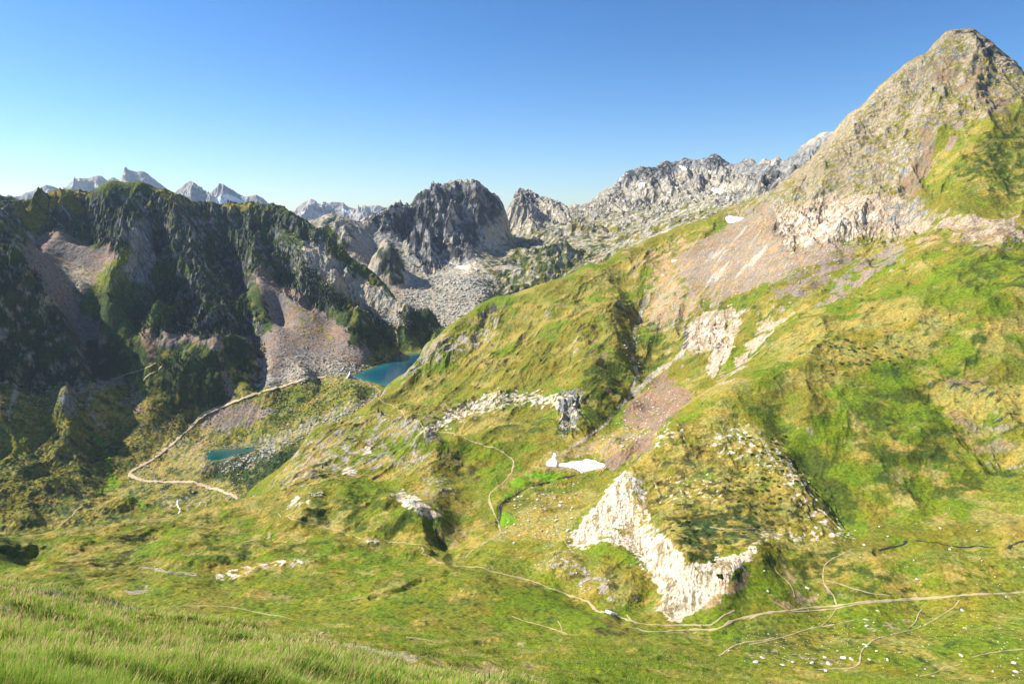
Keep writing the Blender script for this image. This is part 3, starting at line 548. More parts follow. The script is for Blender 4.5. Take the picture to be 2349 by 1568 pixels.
# lake basins
lakes = {'lake': (P(807,861,830,852,858,843,880,834,896,829,905,818,915,813,960,811,990,811,1035,816,1030,850,990,875,930,890,896,886,882,884,869,881,850,875,829,869,812,866), 0.0),
         'tarn': (P(475,1041,480,1036,497,1033,515,1031,537,1030,562,1028,586,1026,580,1032,564,1038,548,1042,532,1046,518,1051,502,1055,488,1056,478,1056), -90.0)}
def poly_sd(px, py, poly):                 # signed distance to an outline on the ground, negative inside
    p = np.array(poly); d = np.full(px.shape, 1e9); ins = np.zeros(px.shape, bool)
    for a, b in zip(p, np.roll(p, -1, 0)):
        e = b-a; t = np.clip(((px-a[0])*e[0]+(py-a[1])*e[1])/(e@e), 0, 1); d = np.minimum(d, np.hypot(px-a[0]-t*e[0], py-a[1]-t*e[1]))
        if a[1] != b[1]: ins ^= ((a[1] > py) != (b[1] > py)) & (px < (b[0]-a[0])*(py-a[1])/(b[1]-a[1])+a[0])
    return np.where(ins, -d, d)
lake_xy = {}
for nm, (pl, z) in lakes.items():
    w = [];
    for (uu, vv) in pl:
        a, t = azt(uu, vv); dd = (z-CZ)/t; w.append((dd*math.sin(a), dd*math.cos(a)))
    lake_xy[nm] = w; w_ = np.array(w); bx = (V['x'] > w_[:, 0].min()-150) & (V['x'] < w_[:, 0].max()+150) & (V['y'] > w_[:, 1].min()-150) & (V['y'] < w_[:, 1].max()+150)
    sd = poly_sd(V['x'][bx], V['y'][bx], w)
    hh = V['h'][bx]; bw = 1-sm(0, 45 if nm == 'lake' else 30, sd)
    tgt = z+np.where(sd > 0, .4+sd*.10+.5*np.maximum(hh-z, 0)*sm(0, 30, sd), np.maximum(sd*.5, -14))
    V['h'][bx] = np.where(sd < 0, tgt, hh*(1-bw)+np.maximum(tgt, z+.3)*bw)
    V['lake_'+nm] = (bx, sd)
UP = P(-250,430,920,430,960,740,880,800,600,800,500,850,330,880,-250,890); LOW = P(-250,870,330,870,500,840,880,800,960,780,1200,780,1200,1300,-250,1300)
cover(V, 'alp', [
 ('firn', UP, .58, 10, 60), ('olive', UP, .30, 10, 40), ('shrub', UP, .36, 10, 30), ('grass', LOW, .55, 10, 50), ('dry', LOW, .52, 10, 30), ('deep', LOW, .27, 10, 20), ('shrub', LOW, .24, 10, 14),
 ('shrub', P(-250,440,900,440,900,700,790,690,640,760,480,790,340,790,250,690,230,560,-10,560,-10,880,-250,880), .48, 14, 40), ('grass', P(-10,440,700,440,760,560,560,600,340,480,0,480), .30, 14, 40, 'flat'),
 ('dark', face[0], .45, 12, 30, 'steep'), ('grey', face[0], .26, 12, 20, 'cliff'), ('firn', face[0], .34, 12, 24), ('dark', face[1], .5, 12, 30, 'steep'), ('grey', face[1], .36, 12, 20, 'cliff'), ('tanrock', face[1], .34, 12, 16, 'cliff'), ('shrub', face[1], .70, 12, 22),  # dark on steep faces puts the cliff shade into the rock colour
 ('olive', P(20,460,130,435,210,440,180,500,130,470,80,540,60,520), .75, 8, 40), ('dry', P(90,443,134,433,210,440,200,445,130,447), .7, 4, 30), ('dry', P(340,425,414,452,450,467,440,480,380,460), .75, 6, 30), ('dry', P(500,470,560,463,600,470,560,482,510,478), .8, 5, 30),
 ('mauve', P(70,560,100,545,130,530,165,545,230,575,250,560,262,590,235,625,205,700,175,690,150,660,110,640,80,600), 1, 8, 40), ('scree', P(120,590,200,610,215,660,190,670,150,640), .5, 8, 16), ('mauve', P(60,540,140,640,210,700,262,840,290,880,225,885,180,760,120,680,60,600), 1, 8, 30),
 ('grass', P(215,640,250,600,300,560,315,500,330,500,300,610,250,680,215,680), .85, 6, 30), ('grey', P(300,520,330,490,350,520,360,600,330,660,240,685,270,620,300,590), .8, 5, 24), ('stone', P(296,585,318,500,326,510,318,590,290,640,262,660,280,610), .75, 4, 20),
 ('firn', P(160,670,340,640,400,560,420,680,360,780,200,740), .85, 14, 40), ('alp', P(200,640,400,600,420,700,330,720,240,700), .35, 14, 40),
 ('mauve', P(575,612,600,625,650,660,700,680,760,730,800,760,850,800,840,828,800,845,700,850,640,878,600,885,590,850,575,800,545,765,600,775,634,752,625,720,600,670), 1, 9, 40),
 ('olive', P(640,660,700,700,740,760,700,790,680,740), .33, 8, 20), ('dry', P(700,700,780,790,770,800,690,720), .4, 5, 14), ('scree', P(560,820,700,800,830,830,830,850,640,885,580,900), .45, 8, 10),
 ('scree', P(700,552,740,565,800,620,860,655,930,700,1005,748,960,752,900,740,830,708,760,655,700,592), 1, 6, 30), ('deep', P(745,515,800,575,870,625,912,690,880,672,800,622,740,572), .7, 6, 24), ('olive', P(760,650,830,700,900,760,880,770,800,720,740,660), .7, 7, 30), ('shrub', P(810,690,900,740,905,790,830,740), .7, 7, 20),
 ('mauve', P(320,760,420,755,520,780,540,800,480,800,400,790,340,800), .75, 8, 24), ('redscree', P(335,765,360,765,360,830,335,820), .8, 5, 24), ('mauve', P(490,780,500,780,520,850,545,920,560,990,610,960,640,930,560,930,530,930,505,850), .85, 4, 30), ('scree', P(490,1000,450,950,530,930,600,930,620,960,580,985,520,995), .0, 8, 30),
 ('mauve', P(440,960,470,945,560,930,600,920,570,960,530,990,470,990), .85, 6, 20),
 ('shrub', P(360,840,390,820,500,810,520,900,520,935,400,940,365,900), .85, 8, 24), ('shrub', P(195,780,290,770,300,860,230,880,195,840), .8, 6, 24), ('shrub', P(500,790,600,785,605,860,540,860), .75, 6, 24), ('shrub', P(795,745,905,745,910,800,800,795), .85, 6, 20), ('shrub', P(912,705,1010,705,1010,775,930,770), .85, 6, 20),
 ('dry', P(200,900,330,900,380,960,300,1060,240,1000), .5, 14, 24), ('mauve', P(280,880,330,890,350,960,300,950), .5, 8, 20), ('dry', P(340,970,460,960,520,1000,480,1030,460,1060,480,1080,540,1100,540,1130,300,1100,280,1070), .62, 16, 24), ('olive', P(240,960,360,930,460,1000,360,1060,280,1060), .45, 14, 24), ('soil', P(380,1010,480,1000,470,1060,400,1080), .35, 10, 16), ('mauve', P(300,970,380,950,420,980,360,1010), .3, 10, 14),
 ('grass', P(540,1000,700,960,860,900,840,860,640,890,560,960), .45, 14, 24), ('stone', P(520,1030,640,990,760,930,860,900,870,905,720,980,600,1040,480,1080), .50, 8, 7), ('stone', P(460,1060,600,1030,640,1040,540,1090,440,1090), .42, 8, 6), ('scree', P(720,975,860,905,868,915,700,995,560,1040), .45, 6, 10),
 ('shrub', P(570,1027,680,1035,675,1049,627,1092,573,1125,480,1090,470,1070,540,1040), .8, 5, 20), ('dry', P(640,880,760,860,830,850,800,870,650,890), .55, 6, 14), ('dry', P(800,850,830,866,830,880,800,874), .7, 4, 10), ('grass', P(900,795,990,790,980,812,900,812), .8, 5, 12),
 ('bright', P(208,980,225,1005,240,1015,247,1040,262,1060,274,1090,273,1110,250,1128,222,1142,205,1155,200,1150,225,1130,240,1110,247,1085,238,1040,222,1015), .95, 3, 20), ('bright', P(285,1135,310,1140,330,1152,340,1168,330,1170,318,1152,296,1143), .9, 2, 14),
 ('dry', P(200,1150,260,1120,320,1105,330,1125,260,1150,180,1190), .75, 8, 16), ('grass', P(-250,900,220,900,200,1000,100,1050,-250,1080), .5, 20, 40), ('olive', P(-250,1050,250,1050,200,1240,-250,1240), .4, 20, 40), ('stone', P(60,880,240,880,220,940,60,960), .25, 12, 7),
 ('grey', P(130,912,160,905,180,925,182,955,150,950), .85, 3, 14), ('scree', P(35,875,42,880,35,920,22,965,14,965,20,920), .9, 3, 10), ('scree', P(195,915,205,920,225,960,260,985,252,990,215,965), .85, 3, 10), ('stone', P(340,1130,560,1130,560,1180,400,1180), .3, 10, 6), ('grass', P(280,1150,560,1140,560,1180,280,1190), .5, 10, 20),
], 45., warp=4.)
for nm in ('lake', 'tarn'):
    bx, sd = V['lake_'+nm]; c = V['col'][bx]; k = sm(-1.5, .5, -sd-1.)[:, None]; c = c*(1-k)+np.array(G['bed'][0]+(0,))*k
    k = (sm(-1, 0, sd)*(1-sm(2, 5, sd)))[:, None]*.6; V['col'][bx] = c*(1-k)+np.array((.10, .08, .06, .3))*k
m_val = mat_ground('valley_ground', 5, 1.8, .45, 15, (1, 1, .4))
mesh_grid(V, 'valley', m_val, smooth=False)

# ------------------------------------------------------------------ green mountain, knoll and meadow
B = grid_sheet('mountain', B_pts, AZL(-260), AZL(2620), 215, 2000, 1560, 1500, c=.012)
start(B); att = crest_att(B_sil, 26, .2)(B)*crest_att(B_con+B_low, 20, .5)(B)
slab = P(1400,1112,1420,1085,1445,1090,1462,1110,1480,1150,1490,1190,1500,1212,1530,1240,1572,1292,1610,1300,1640,1283,1700,1275,1732,1240,1742,1246,1706,1290,1682,1310,1672,1345,1632,1380,1592,1400,1560,1425,1520,1412,1508,1390,1518,1350,1482,1312,1470,1280,1440,1252,1380,1240,1320,1262,1314,1225,1340,1190,1380,1150)
upper = P(1650,470,1790,400,2000,180,2190,40,2400,150,2400,260,2250,270,2160,340,2120,450,2140,520,2000,555,1900,560,1800,590,1770,520,1700,500)
pinkc = P(1580,745,1608,712,1680,706,1718,715,1695,760,1665,830,1640,865,1615,850,1640,800,1600,815,1568,800)
scree_b = P(1735,478,1765,468,1775,500,1790,560,1812,582,1900,550,1912,545,1880,600,1780,642,1700,672,1650,690,1612,682,1575,657,1560,620,1545,597,1600,560,1680,520)
band = P(985,998,988,972,1030,940,1080,915,1130,902,1190,896,1260,900,1312,912,1335,895,1330,960,1316,995,1285,990,1282,935,1200,925,1150,935,1080,950,1030,975)
meadow = P(-250,1230,600,1200,900,1280,1140,1250,1350,1390,1500,1440,1700,1400,1850,1380,2000,1300,2600,1240,2600,1700,-250,1700)
mm = samp(poly_mask(meadow, 24), B['u0'], B['v0']); scm = 1-.93*samp(poly_mask(scree_b, 12), B['u0'], B['v0']); slm = 1-.85*samp(poly_mask(slab, 10), B['u0'], B['v0'])
k = np.clip(B['d']/1000, .3, 1.5)
add_rel(B, None, 'f', 13, 130, 61, 1., octv=3, att=att*scm*slm*k*(1-.4*mm))
add_rel(B, None, 'r', 9, 70, 62, 1.9, ang=-30, octv=4, att=att*scm*slm*k*(1-.75*mm))
add_rel(B, None, 'f', 2.6, 24, 63, 1., octv=4, att=(.3+.7*att)*scm*slm*np.sqrt(k))
add_rel(B, None, 'f', .75, 5, 64, 1., octv=4, att=scm*np.sqrt(k))
add_rel(B, [P(-250,1150,500,1150,700,1110,860,1120,1000,1200,1000,1260,700,1290,560,1370,-250,1370)], 'f', 10, 75, 65, .7, octv=4, feather=30, ang=20)
add_rel(B, [P(1350,1020,1700,950,1900,1150,1900,1260,1700,1270,1560,1280,1480,1200)], 'f', 2.5, 16, 66, octv=4, att=slm)
_p = .35+.65*sm(-.3, .3, fbm(B['x']/110, B['y']/110, 3, 78))
add_rel(B, [upper], 'r', 17, 110, 67, 1.5, ang=-25, att=att*scm); add_rel(B, [upper], 'r', 7, 28, 68, 1.3, ang=30, att=(.3+.7*att)*scm*_p); steps(B, [upper], 16, .22, 70)
add_rel(B, [pinkc], 'r', 11, 34, 71, 2.5, ang=-10); add_rel(B, [P(1740,490,1900,450,2110,480,2100,545,1950,550,1800,590)], 'r', 15, 40, 72, 2.2, ang=-15); add_rel(B, [P(1740,490,1900,450,2110,480,2100,545,1950,550,1800,590), pinkc], 'r', 4, 8, 90, 1.5)
add_rel(B, [band], 'r', 7, 20, 73, 1.); add_rel(B, [P(1280,895,1335,880,1335,1000,1280,1000)], 'r', 12, 20, 74, 2.)
add_rel(B, [P(900,860,960,800,1100,740,1120,790,960,880)], 'r', 9, 36, 75, 1.5, ang=-35)
add_rel(B, [P(640,1130,700,1000,860,920,1000,960,1020,1060,900,1110)], 'r', 9, 48, 76, 2.6, ang=-42)
add_rel(B, [P(900,900,1280,720,1360,680,1450,680,1420,800,1300,880,1100,900,960,960)], 'r', 15, 95, 77, 2.6, ang=-42, att=att)
add_rel(B, [slab], 'r', .9, 13, 78, 3.5, ang=-20); add_rel(B, [slab], 'r', .9, 3, 79, 2.5, ang=-8, octv=4)
add_rel(B, [P(1640,960,1790,1000,1850,1080,1980,1230,1900,1230,1800,1130,1650,1080)], 'r', 3.4, 15, 80, 1.6, ang=20)
add_rel(B, [P(2100,860,2348,840,2400,1100,2250,1080)], 'r', 14, 70, 81, 1.6)
add_rel(B, [P(1240,1270,1480,1270,1500,1400,1400,1400,1240,1330)], 'r', 2.4, 18, 82, 1.4)
for pts_, wd, dp in (([(1480,690),(1455,760),(1452,820),(1460,870),(1440,915),(1400,960),(1345,1005),(1290,1035)], 20, 2), ([(1580,735),(1572,780),(1560,815),(1500,860),(1450,905)], 22, 4),
    ([(1700,950),(1780,985),(1850,1070),(1900,1150),(1950,1215)], 70, 3), ([(985,1190),(1000,1225),(1040,1255)], 20, 3), 
    ([(1145,1200),(1148,1160),(1200,1120),(1260,1100)], 12, 2.), ([(1040,1280),(1130,1300),(1250,1335),(1370,1400),(1420,1425)], 30, 4), ([(2013,1257),(2100,1250),(2200,1255),(2348,1242)], 16, 3.),
    ([(850,1372),(905,1352),(968,1330)], 8, 2.2), ([(1560,745),(1575,700)], 14, 6), ([(2240,830),(2210,900),(2240,990)], 50, 2), ([(1110,735),(1125,700)], 12, 8)):
    B['h'] = B['h']-dp*samp(line_mask(pts_, wd, wd*.7), B['u0'], B['v0'])
for a in ((950,1262,14,6),(600,1225,16,5),(830,1280,20,3),(690,1290,16,3),(470,1290,24,6),(540,1260,22,6),(700,1140,22,4),(760,1165,26,6),(900,1180,26,6),(820,1190,20,4),(1230,1075,13,4),(1290,1095,8,2.5),(1110,1270,12,-2),(660,1205,22,5),(300,1215,24,5),(130,1260,22,6),(30,1265,16,8),(1620,1455,12,-2.5),(1340,1440,14,2),(1090,1340,16,3),(430,1225,22,5)):
    bump(B, *a)
cover(B, 'grass', [
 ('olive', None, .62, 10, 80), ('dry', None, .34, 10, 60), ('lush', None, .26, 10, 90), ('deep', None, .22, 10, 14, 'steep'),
 ('stone', None, .34, 10, 18, 'cliff'),
 ('grass', meadow, .95, 24, 30), ('lush', meadow, .45, 24, 60), ('olive', meadow, .24, 20, 40), ('dry', meadow, .16, 20, 30), ('deep', meadow, .16, 20, 6),
 # upper mountain
 ('tansoil', upper, .95, 22, 34), ('tanrock', upper, .44, 16, 26), ('brown', upper, .36, 16, 24, None, 60), ('olive', upper, .60, 16, 30), ('tanrock', upper, .36, 14, 9), ('tanrock', upper, .55, 14, 14, 'cliff'), ('grey', upper, .30, 14, 10, 'cliff'), ('tanrock', P(1790,400,1990,190,2120,110,2130,160,2030,300,1960,400,1850,450), .55, 14, 20),
 ('olive', P(2090,140,2180,90,2250,110,2348,220,2348,300,2250,230,2180,170,2100,170), .6, 8, 30, 'flat'), ('brown', P(2080,165,2170,130,2240,170,2348,260,2348,300,2200,210,2090,190), .6, 8, 30),
 ('tanrock', P(2110,130,2180,60,2240,60,2330,135,2318,170,2280,140,2200,88,2150,110), .85, 5, 12), ('dark', P(2150,75,2200,62,2250,66,2320,130,2318,170,2290,150,2230,85), .45, 3, 9, 'steep'),
 ('brown', P(2120,300,2165,290,2140,380,2110,450,2075,455,2060,430,2090,380), .9, 8, 30), ('grass', P(2160,290,2400,230,2400,470,2200,455,2105,450,2140,370), .95, 12, 40), ('dry', P(2160,290,2400,230,2400,470,2200,455,2105,450,2140,370), .45, 12, 24),
 ('deep', P(2220,320,2400,270,2400,460,2260,445,2180,400), .52, 20, 16), ('pinkscree', P(2190,270,2210,280,2180,350,2165,340), .7, 5, 20), ('olive', P(2100,440,2348,440,2348,500,2160,500,2100,490), .6, 10, 20),
 ('tanrock', P(1735,495,1770,470,1850,455,1950,430,2060,450,2110,485,2140,515,2090,540,1960,550,1870,570,1810,590,1780,565), .6, 12, 20), ('pinkrock', P(1735,505,1770,480,1850,465,1950,440,2060,460,2110,495,2140,515,2090,535,1960,545,1870,560,1810,583,1788,565,1765,530), .9, 8, 30), ('white', P(1770,490,1900,470,2060,490,1960,540,1810,580,1788,560), .45, 8, 14), ('grey', P(2020,470,2110,470,2120,500,2040,530), .5, 8, 14),
 ('pinkrock', P(2150,490,2230,495,2300,495,2400,520,2400,560,2300,565,2200,555,2150,520), .72, 10, 26), ('brown', P(2200,520,2330,520,2300,570,2240,580), .6, 10, 20),
 ('pinkscree', scree_b, 1, 12, 26), ('brown', scree_b, .45, 12, 30), ('soil', scree_b, .35, 12, 5, None, 49), ('mauve', scree_b, .30, 12, 4, None, 49), ('olive', P(1560,620,1700,690,1900,590,1912,548,1880,600,1700,672,1610,700), .4, 8, 9, None, 49), ('scree', P(1700,520,1760,510,1800,580,1780,620,1700,650,1620,640,1600,600), .25, 10, 20, None, 49), ('mauve', P(1590,600,1640,570,1640,660,1590,660), .35, 10, 14),
 ('mauve', P(1900,560,1965,550,1960,590,1900,640,1840,685,1790,692,1768,665,1850,620), .62, 7, 24), ('pinkscree', P(2000,570,2050,550,2090,570,2000,640,1930,690,1850,700,1900,660), .62, 8, 20), ('dry', P(1840,690,1930,690,1860,740,1760,760,1760,720), .5, 10, 20),
 ('soil', P(2050,540,2200,540,2348,570,2300,590,2200,570,2080,580), .45, 12, 24),
 ('lush', P(2050,600,2200,560,2400,570,2400,720,2250,740,2100,700,2000,690), .62, 20, 50), ('deep', P(2150,560,2400,570,2400,700,2200,660), .46, 20, 20), ('deep', P(1900,720,2000,700,2100,700,2000,740), .3, 10, 16),
 ('dry', P(1780,770,1900,740,2050,700,2200,710,2348,730,2400,830,2250,800,2100,840,1950,870,1850,900,1780,880), .66, 24, 40), ('dry', P(1960,690,2040,680,2060,710,1960,730), .8, 10, 24), ('deep', P(1780,770,2200,710,2200,860,1900,900), .22, 20, 9),
 ('lush', P(1960,830,2100,850,2220,900,2190,960,2290,1080,2220,1200,2080,1240,2000,1230,1930,1120,1850,1000,1850,960), .68, 20, 50), ('deep', P(1990,840,2120,860,2200,930,2260,1060,2200,1160,2050,1180,1950,1060), .44, 20, 24), ('dry', P(1900,880,2100,1000,2250,1150,2150,1240,2000,1160), .34, 20, 24),
 ('dry', P(2120,880,2240,860,2400,890,2400,1080,2300,1070,2200,1000,2150,950), .7, 16, 30), ('tansoil', P(2180,930,2260,960,2340,1040,2260,1070,2200,1020), .5, 14, 20), ('brown', P(2130,860,2250,850,2290,930,2230,930), .4, 12, 18), ('shrub', P(2150,860,2340,860,2348,1000,2270,980), .2, 10, 9),
 ('deep', P(2180,1080,2348,1080,2348,1140,2200,1120), .55, 10, 16), ('bright', P(2150,1080,2230,1085,2250,1120,2180,1100), .35, 10, 20), ('deep', P(2250,730,2270,760,2230,830,2200,830,2230,780), .75, 10, 24),
 # swale and knoll
 ('lush', P(1680,950,1700,940,1760,940,1860,1000,1960,1150,2010,1240,1930,1240,1870,1130,1780,1010,1720,965), .9, 8, 24), ('deep', P(1690,940,1770,930,1870,1010,1970,1150,1980,1220,1900,1160,1780,1010), .74, 12, 30),
 ('olive', P(1400,1100,1500,990,1700,955,1780,1000,1860,1110,1920,1200,1740,1245,1560,1295,1480,1180), .6, 10, 24), ('dry', P(1400,1100,1500,990,1700,955,1780,1000,1860,1110,1920,1200,1740,1245,1560,1295,1480,1180), .55, 10, 14), ('heath', P(1480,1050,1640,1000,1700,1100,1850,1180,1740,1240,1560,1295,1490,1190), .30, 10, 12), ('shrub', P(1540,1190,1700,1150,1760,1200,1720,1240,1640,1285,1570,1290), .55, 8, 10), ('shrub', P(1640,1080,1850,1080,1880,1180,1700,1180), .22, 8, 6),
 ('white', P(1500,1000,1530,975,1580,985,1560,1010,1500,1030), .24, 5, 6), ('white', P(1620,1010,1680,965,1720,975,1790,1030,1850,1120,1830,1130,1760,1080,1700,1050,1650,1050), .25, 8, 5), ('white', P(1790,1040,1830,1075,1900,1175,1968,1215,1950,1235,1860,1190,1800,1100), .24, 6, 5), ('white', P(1500,1100,1600,1080,1680,1130,1640,1150,1520,1170), .14, 8, 4),
 ('white', P(1400,1230,1420,1210,1460,1270,1480,1310,1460,1300), .5, 6, 6),
 ('white', slab, 1, 9, 7), ('tanrock', slab, .34, 3, 4, None, 80), ('olive', slab, .15, 3, 3), ('dry', P(1425,1085,1462,1110,1490,1190,1520,1230,1480,1240,1450,1160), .5, 5, 6), ('olive', P(1400,1205,1450,1215,1440,1235,1400,1225), .5, 3, 5), ('dry', P(1480,1290,1510,1330,1520,1400,1480,1400), .5, 6, 8), ('tanrock', P(1500,1300,1560,1340,1560,1420,1510,1400), .5, 8, 6),
 ('white', P(1740,1215,1900,1205,1960,1225,1960,1240,1860,1238,1745,1245), .30, 4, 5), 
 ('soil', P(1660,1345,1700,1320,1745,1300,1720,1340,1640,1390,1600,1400), .7, 5, 12), ('stone', P(1250,1290,1300,1270,1330,1290,1420,1350,1420,1395,1380,1370,1310,1330), .42, 8, 8), ('heath', P(1250,1270,1480,1260,1490,1380,1400,1390,1300,1320), .25, 12, 10),
 ('lush', P(1320,1262,1380,1242,1440,1254,1470,1300,1400,1300), .7, 8, 20),
 # gully
 ('soil', P(1500,590,1530,560,1560,600,1560,650,1620,700,1590,720,1540,745,1500,770,1475,740,1480,680), .7, 10, 24), ('stone', P(1500,640,1620,690,1560,760,1480,760), .30, 10, 7), ('deep', P(1470,720,1570,790,1560,830,1470,870,1440,840), .5, 10, 14),
 ('scree', ('L', [(1484,680),(1455,760),(1452,820),(1462,860),(1445,905),(1400,960),(1345,1005),(1290,1035)], 8), .9, 2, 10), ('stone', ('L', [(1572,790),(1560,815),(1500,860),(1450,905)], 12), .95, 2, 10),
 ('pinkrock', pinkc, .9, 5, 20), ('white', pinkc, .3, 5, 10), ('dark', P(1566,745,1580,740,1578,800,1562,810), .7, 4, 8), ('pinkrock', P(1740,730,1850,700,1800,740,1740,800,1690,870,1650,900,1640,880,1690,820), .55, 8, 20), ('olive', P(1700,720,1740,720,1700,800,1680,830), .8, 6, 16),
 ('redscree', P(1530,845,1555,878,1580,898,1592,908,1560,940,1500,985,1450,985,1425,970,1440,930,1490,880), .92, 5, 20), ('olive', P(1500,880,1550,800,1640,860,1600,890,1560,880), .55, 8, 16), 
 ('dry', P(1240,1062,1250,1033,1310,1025,1400,985,1500,978,1490,1010,1440,1035,1390,1062,1330,1050), .88, 6, 24), ('soil', P(1240,1062,1260,1035,1400,1000,1450,1010,1390,1055,1300,1050), .5, 6, 14), ('redscree', P(1512,965,1505,1000,1488,1028,1440,1055,1392,1078,1370,1066,1420,1040,1470,1000), .95, 6, 14), ('pinkscree', P(1420,985,1500,960,1480,1000,1400,1040,1360,1040), .4, 8, 10),
 # middle green hill
 ('olive', P(1000,900,1200,760,1400,690,1480,700,1440,860,1300,880,1100,900), .5, 30, 60), ('dry', P(1040,760,1200,680,1400,620,1500,560,1640,500,1500,620,1400,700,1200,800,1040,880), .45, 20, 40), ('soil', P(1420,580,1560,540,1620,560,1540,590,1500,640,1420,620), .4, 12, 30),
 ('stone', P(900,880,960,810,1040,765,1150,745,1130,780,1000,830,960,860), .45, 8, 14), ('tanrock', P(960,835,970,790,1010,760,1030,770,990,830), .6, 6, 14), ('heath', P(1310,740,1380,735,1370,770,1320,770), .5, 8, 14), ('redscree', P(1340,790,1400,785,1400,860,1360,840), .36, 8, 12), ('dark', P(1090,720,1140,690,1145,720,1110,740), .5, 4, 10, 'steep'),
 ('white', band, .58, 6, 9), ('grey', P(1283,895,1335,885,1330,960,1316,995,1285,990), .62, 4, 9), ('deep', P(1330,850,1400,800,1450,880,1430,930,1380,980,1320,1010,1320,940), .55, 12, 24),  # deep green right of the grey nub is partly painted shade
 ('tanrock', P(900,970,1000,930,1060,900,1000,960,930,1010,900,1030), .35, 8, 9), ('stone', P(690,1010,860,935,960,960,1020,1010,960,1060,880,1080,700,1110,640,1120), .36, 10, 14), ('soil', P(640,1120,720,1020,800,985,760,1040,660,1125), .5, 6, 12), ('dry', P(760,1000,860,935,880,960,800,1020), .5, 8, 20),
 ('white', P(832,1045,846,1012,856,1010,850,1040), .9, 3, 8), ('white', P(780,1088,812,1066,820,1068,806,1090), .9, 3, 8), ('stone', P(930,1000,990,990,1000,1005,940,1045,905,1050), .55, 4, 8), ('white', P(975,978,1000,962,992,990,960,1000), .6, 3, 6), ('tanrock', P(880,1040,960,1030,1000,1060,940,1070,890,1070), .5, 5, 8),
 ('white', P(652,1168,668,1145,690,1138,708,1148,690,1165), .85, 3, 8), ('white', P(890,1128,930,1128,960,1140,990,1165,1010,1180,1000,1205,960,1180,920,1155), .75, 4, 8), ('tanrock', P(960,1090,1020,1080,1050,1130,980,1160), .42, 6, 8), ('heath', P(1060,1060,1130,1050,1140,1100,1080,1110), .5, 6, 10),
 ('lush', P(870,1000,1000,1000,1130,1015,1200,1050,1190,1090,1130,1060,1000,1030,900,1060), .7, 8, 20), ('lush', P(760,1100,880,1080,920,1110,880,1140,800,1130), .65, 8, 20), ('deep', P(1130,940,1320,960,1310,1010,1180,1000), .4, 12, 20),
 ('bright', P(1196,1085,1240,1078,1330,1080,1300,1096,1230,1110,1170,1135,1150,1150,1170,1110), .7, 4, 16), ('bright', P(1146,1178,1186,1174,1186,1200,1160,1208,1146,1198), .95, 3, 16), ('lush', P(1090,1080,1170,1040,1190,1060,1140,1110,1130,1180), .7, 6, 16),
 ('dry', P(1190,1140,1300,1105,1400,1090,1330,1200,1310,1240,1180,1230), .5, 14, 30), ('soil', P(1240,1060,1260,1050,1400,1075,1330,1090,1260,1080), .7, 5, 10), ('soil', P(1000,1200,1120,1190,1140,1210,1050,1260,1000,1240), .35, 8, 14), ('dry', P(1010,1200,1100,1190,1130,1230,1060,1270,1010,1250), .6, 8, 20),
 # hummocks on the left
 ('olive', P(-250,1150,500,1150,640,1130,1000,1190,1000,1260,700,1290,400,1330,-250,1350), .55, 20, 24), ('dry', P(-250,1150,520,1150,640,1130,1000,1190,1000,1260,700,1290,400,1310,-250,1330), .40, 20, 20, 'flat'), ('lush', P(-250,1200,500,1180,900,1200,1000,1260,600,1300,-250,1330), .42, 20, 40), ('deep', P(640,1130,900,1130,980,1200,940,1240,720,1200), .42, 12, 20), ('deep', P(-250,1220,-10,1220,70,1260,60,1290,-250,1290), .75, 8, 14), ('deep', P(400,1240,700,1230,820,1250,700,1290,440,1310), .36, 12, 14),
 ('dry', ('L', [(54,1232),(175,1220),(322,1193),(403,1186),(451,1178),(500,1165)], 14), .8, 6, 12), ('white', P(480,1325,520,1305,600,1295,660,1285,700,1280,700,1295,600,1312,520,1330), .5, 5, 6), ('stone', ('L', [(320,1300),(355,1306),(400,1312),(450,1315)], 4), .9, 1, 6), ('stone', P(280,1350,345,1345,330,1362,285,1362), .7, 3, 6),
 ('dry', P(480,1325,720,1275,780,1280,700,1300,560,1335), .5, 8, 12), ('dry', P(780,1310,870,1295,960,1325,840,1320), .5, 8, 10), ('white', P(835,1236,870,1238,868,1248,840,1244), .7, 2, 4), ('heath', P(100,1280,330,1250,330,1290,120,1320), .4, 12, 14),
 ('tanrock', P(560,1225,640,1215,650,1225,570,1240), .4, 6, 6), ('lush', P(560,1250,900,1250,1000,1290,1000,1330,820,1300,600,1290), .5, 12, 20), ('lush', P(1080,1370,1300,1350,1500,1420,1400,1440,1100,1440), .45, 20, 24), ('heath', P(1330,1420,1440,1430,1470,1470,1400,1480), .3, 8, 10),
 # right-hand meadow
 ('deep', P(1780,1270,1920,1250,1990,1300,2080,1350,1960,1370,1800,1340), .46, 12, 16), ('soil', P(1750,1370,1860,1340,1880,1390,1780,1400), .45, 8, 10), ('dry', P(2100,1280,2348,1260,2348,1340,2150,1340), .42, 14, 14), ('soil', P(1880,1345,1960,1350,1930,1385,1905,1380), .35, 6, 8), ('soil', P(1780,1290,1800,1300,1830,1345,1815,1340), .7, 3, 6),
 ('soil', P(1970,1425,2080,1410,2100,1440,2000,1445), .35, 8, 8), ('dry', P(1480,1450,1600,1440,1640,1470,1500,1480), .4, 8, 8), ('deep', P(1640,1450,2000,1430,1980,1480,1720,1500), .38, 10, 12), ('tanrock', P(1700,1500,1900,1490,1950,1520,1740,1515), .34, 6, 6), ('stone', P(1250,1285,1290,1270,1340,1300,1320,1310), .35, 5, 5),
], 46., warp=3.5)
m_mtn = mat_ground('mountain_ground', 2.2, .6, .42, 5.5, (1, 1, .5))
mesh_grid(B, 'green_mountain', m_mtn, smooth=False)

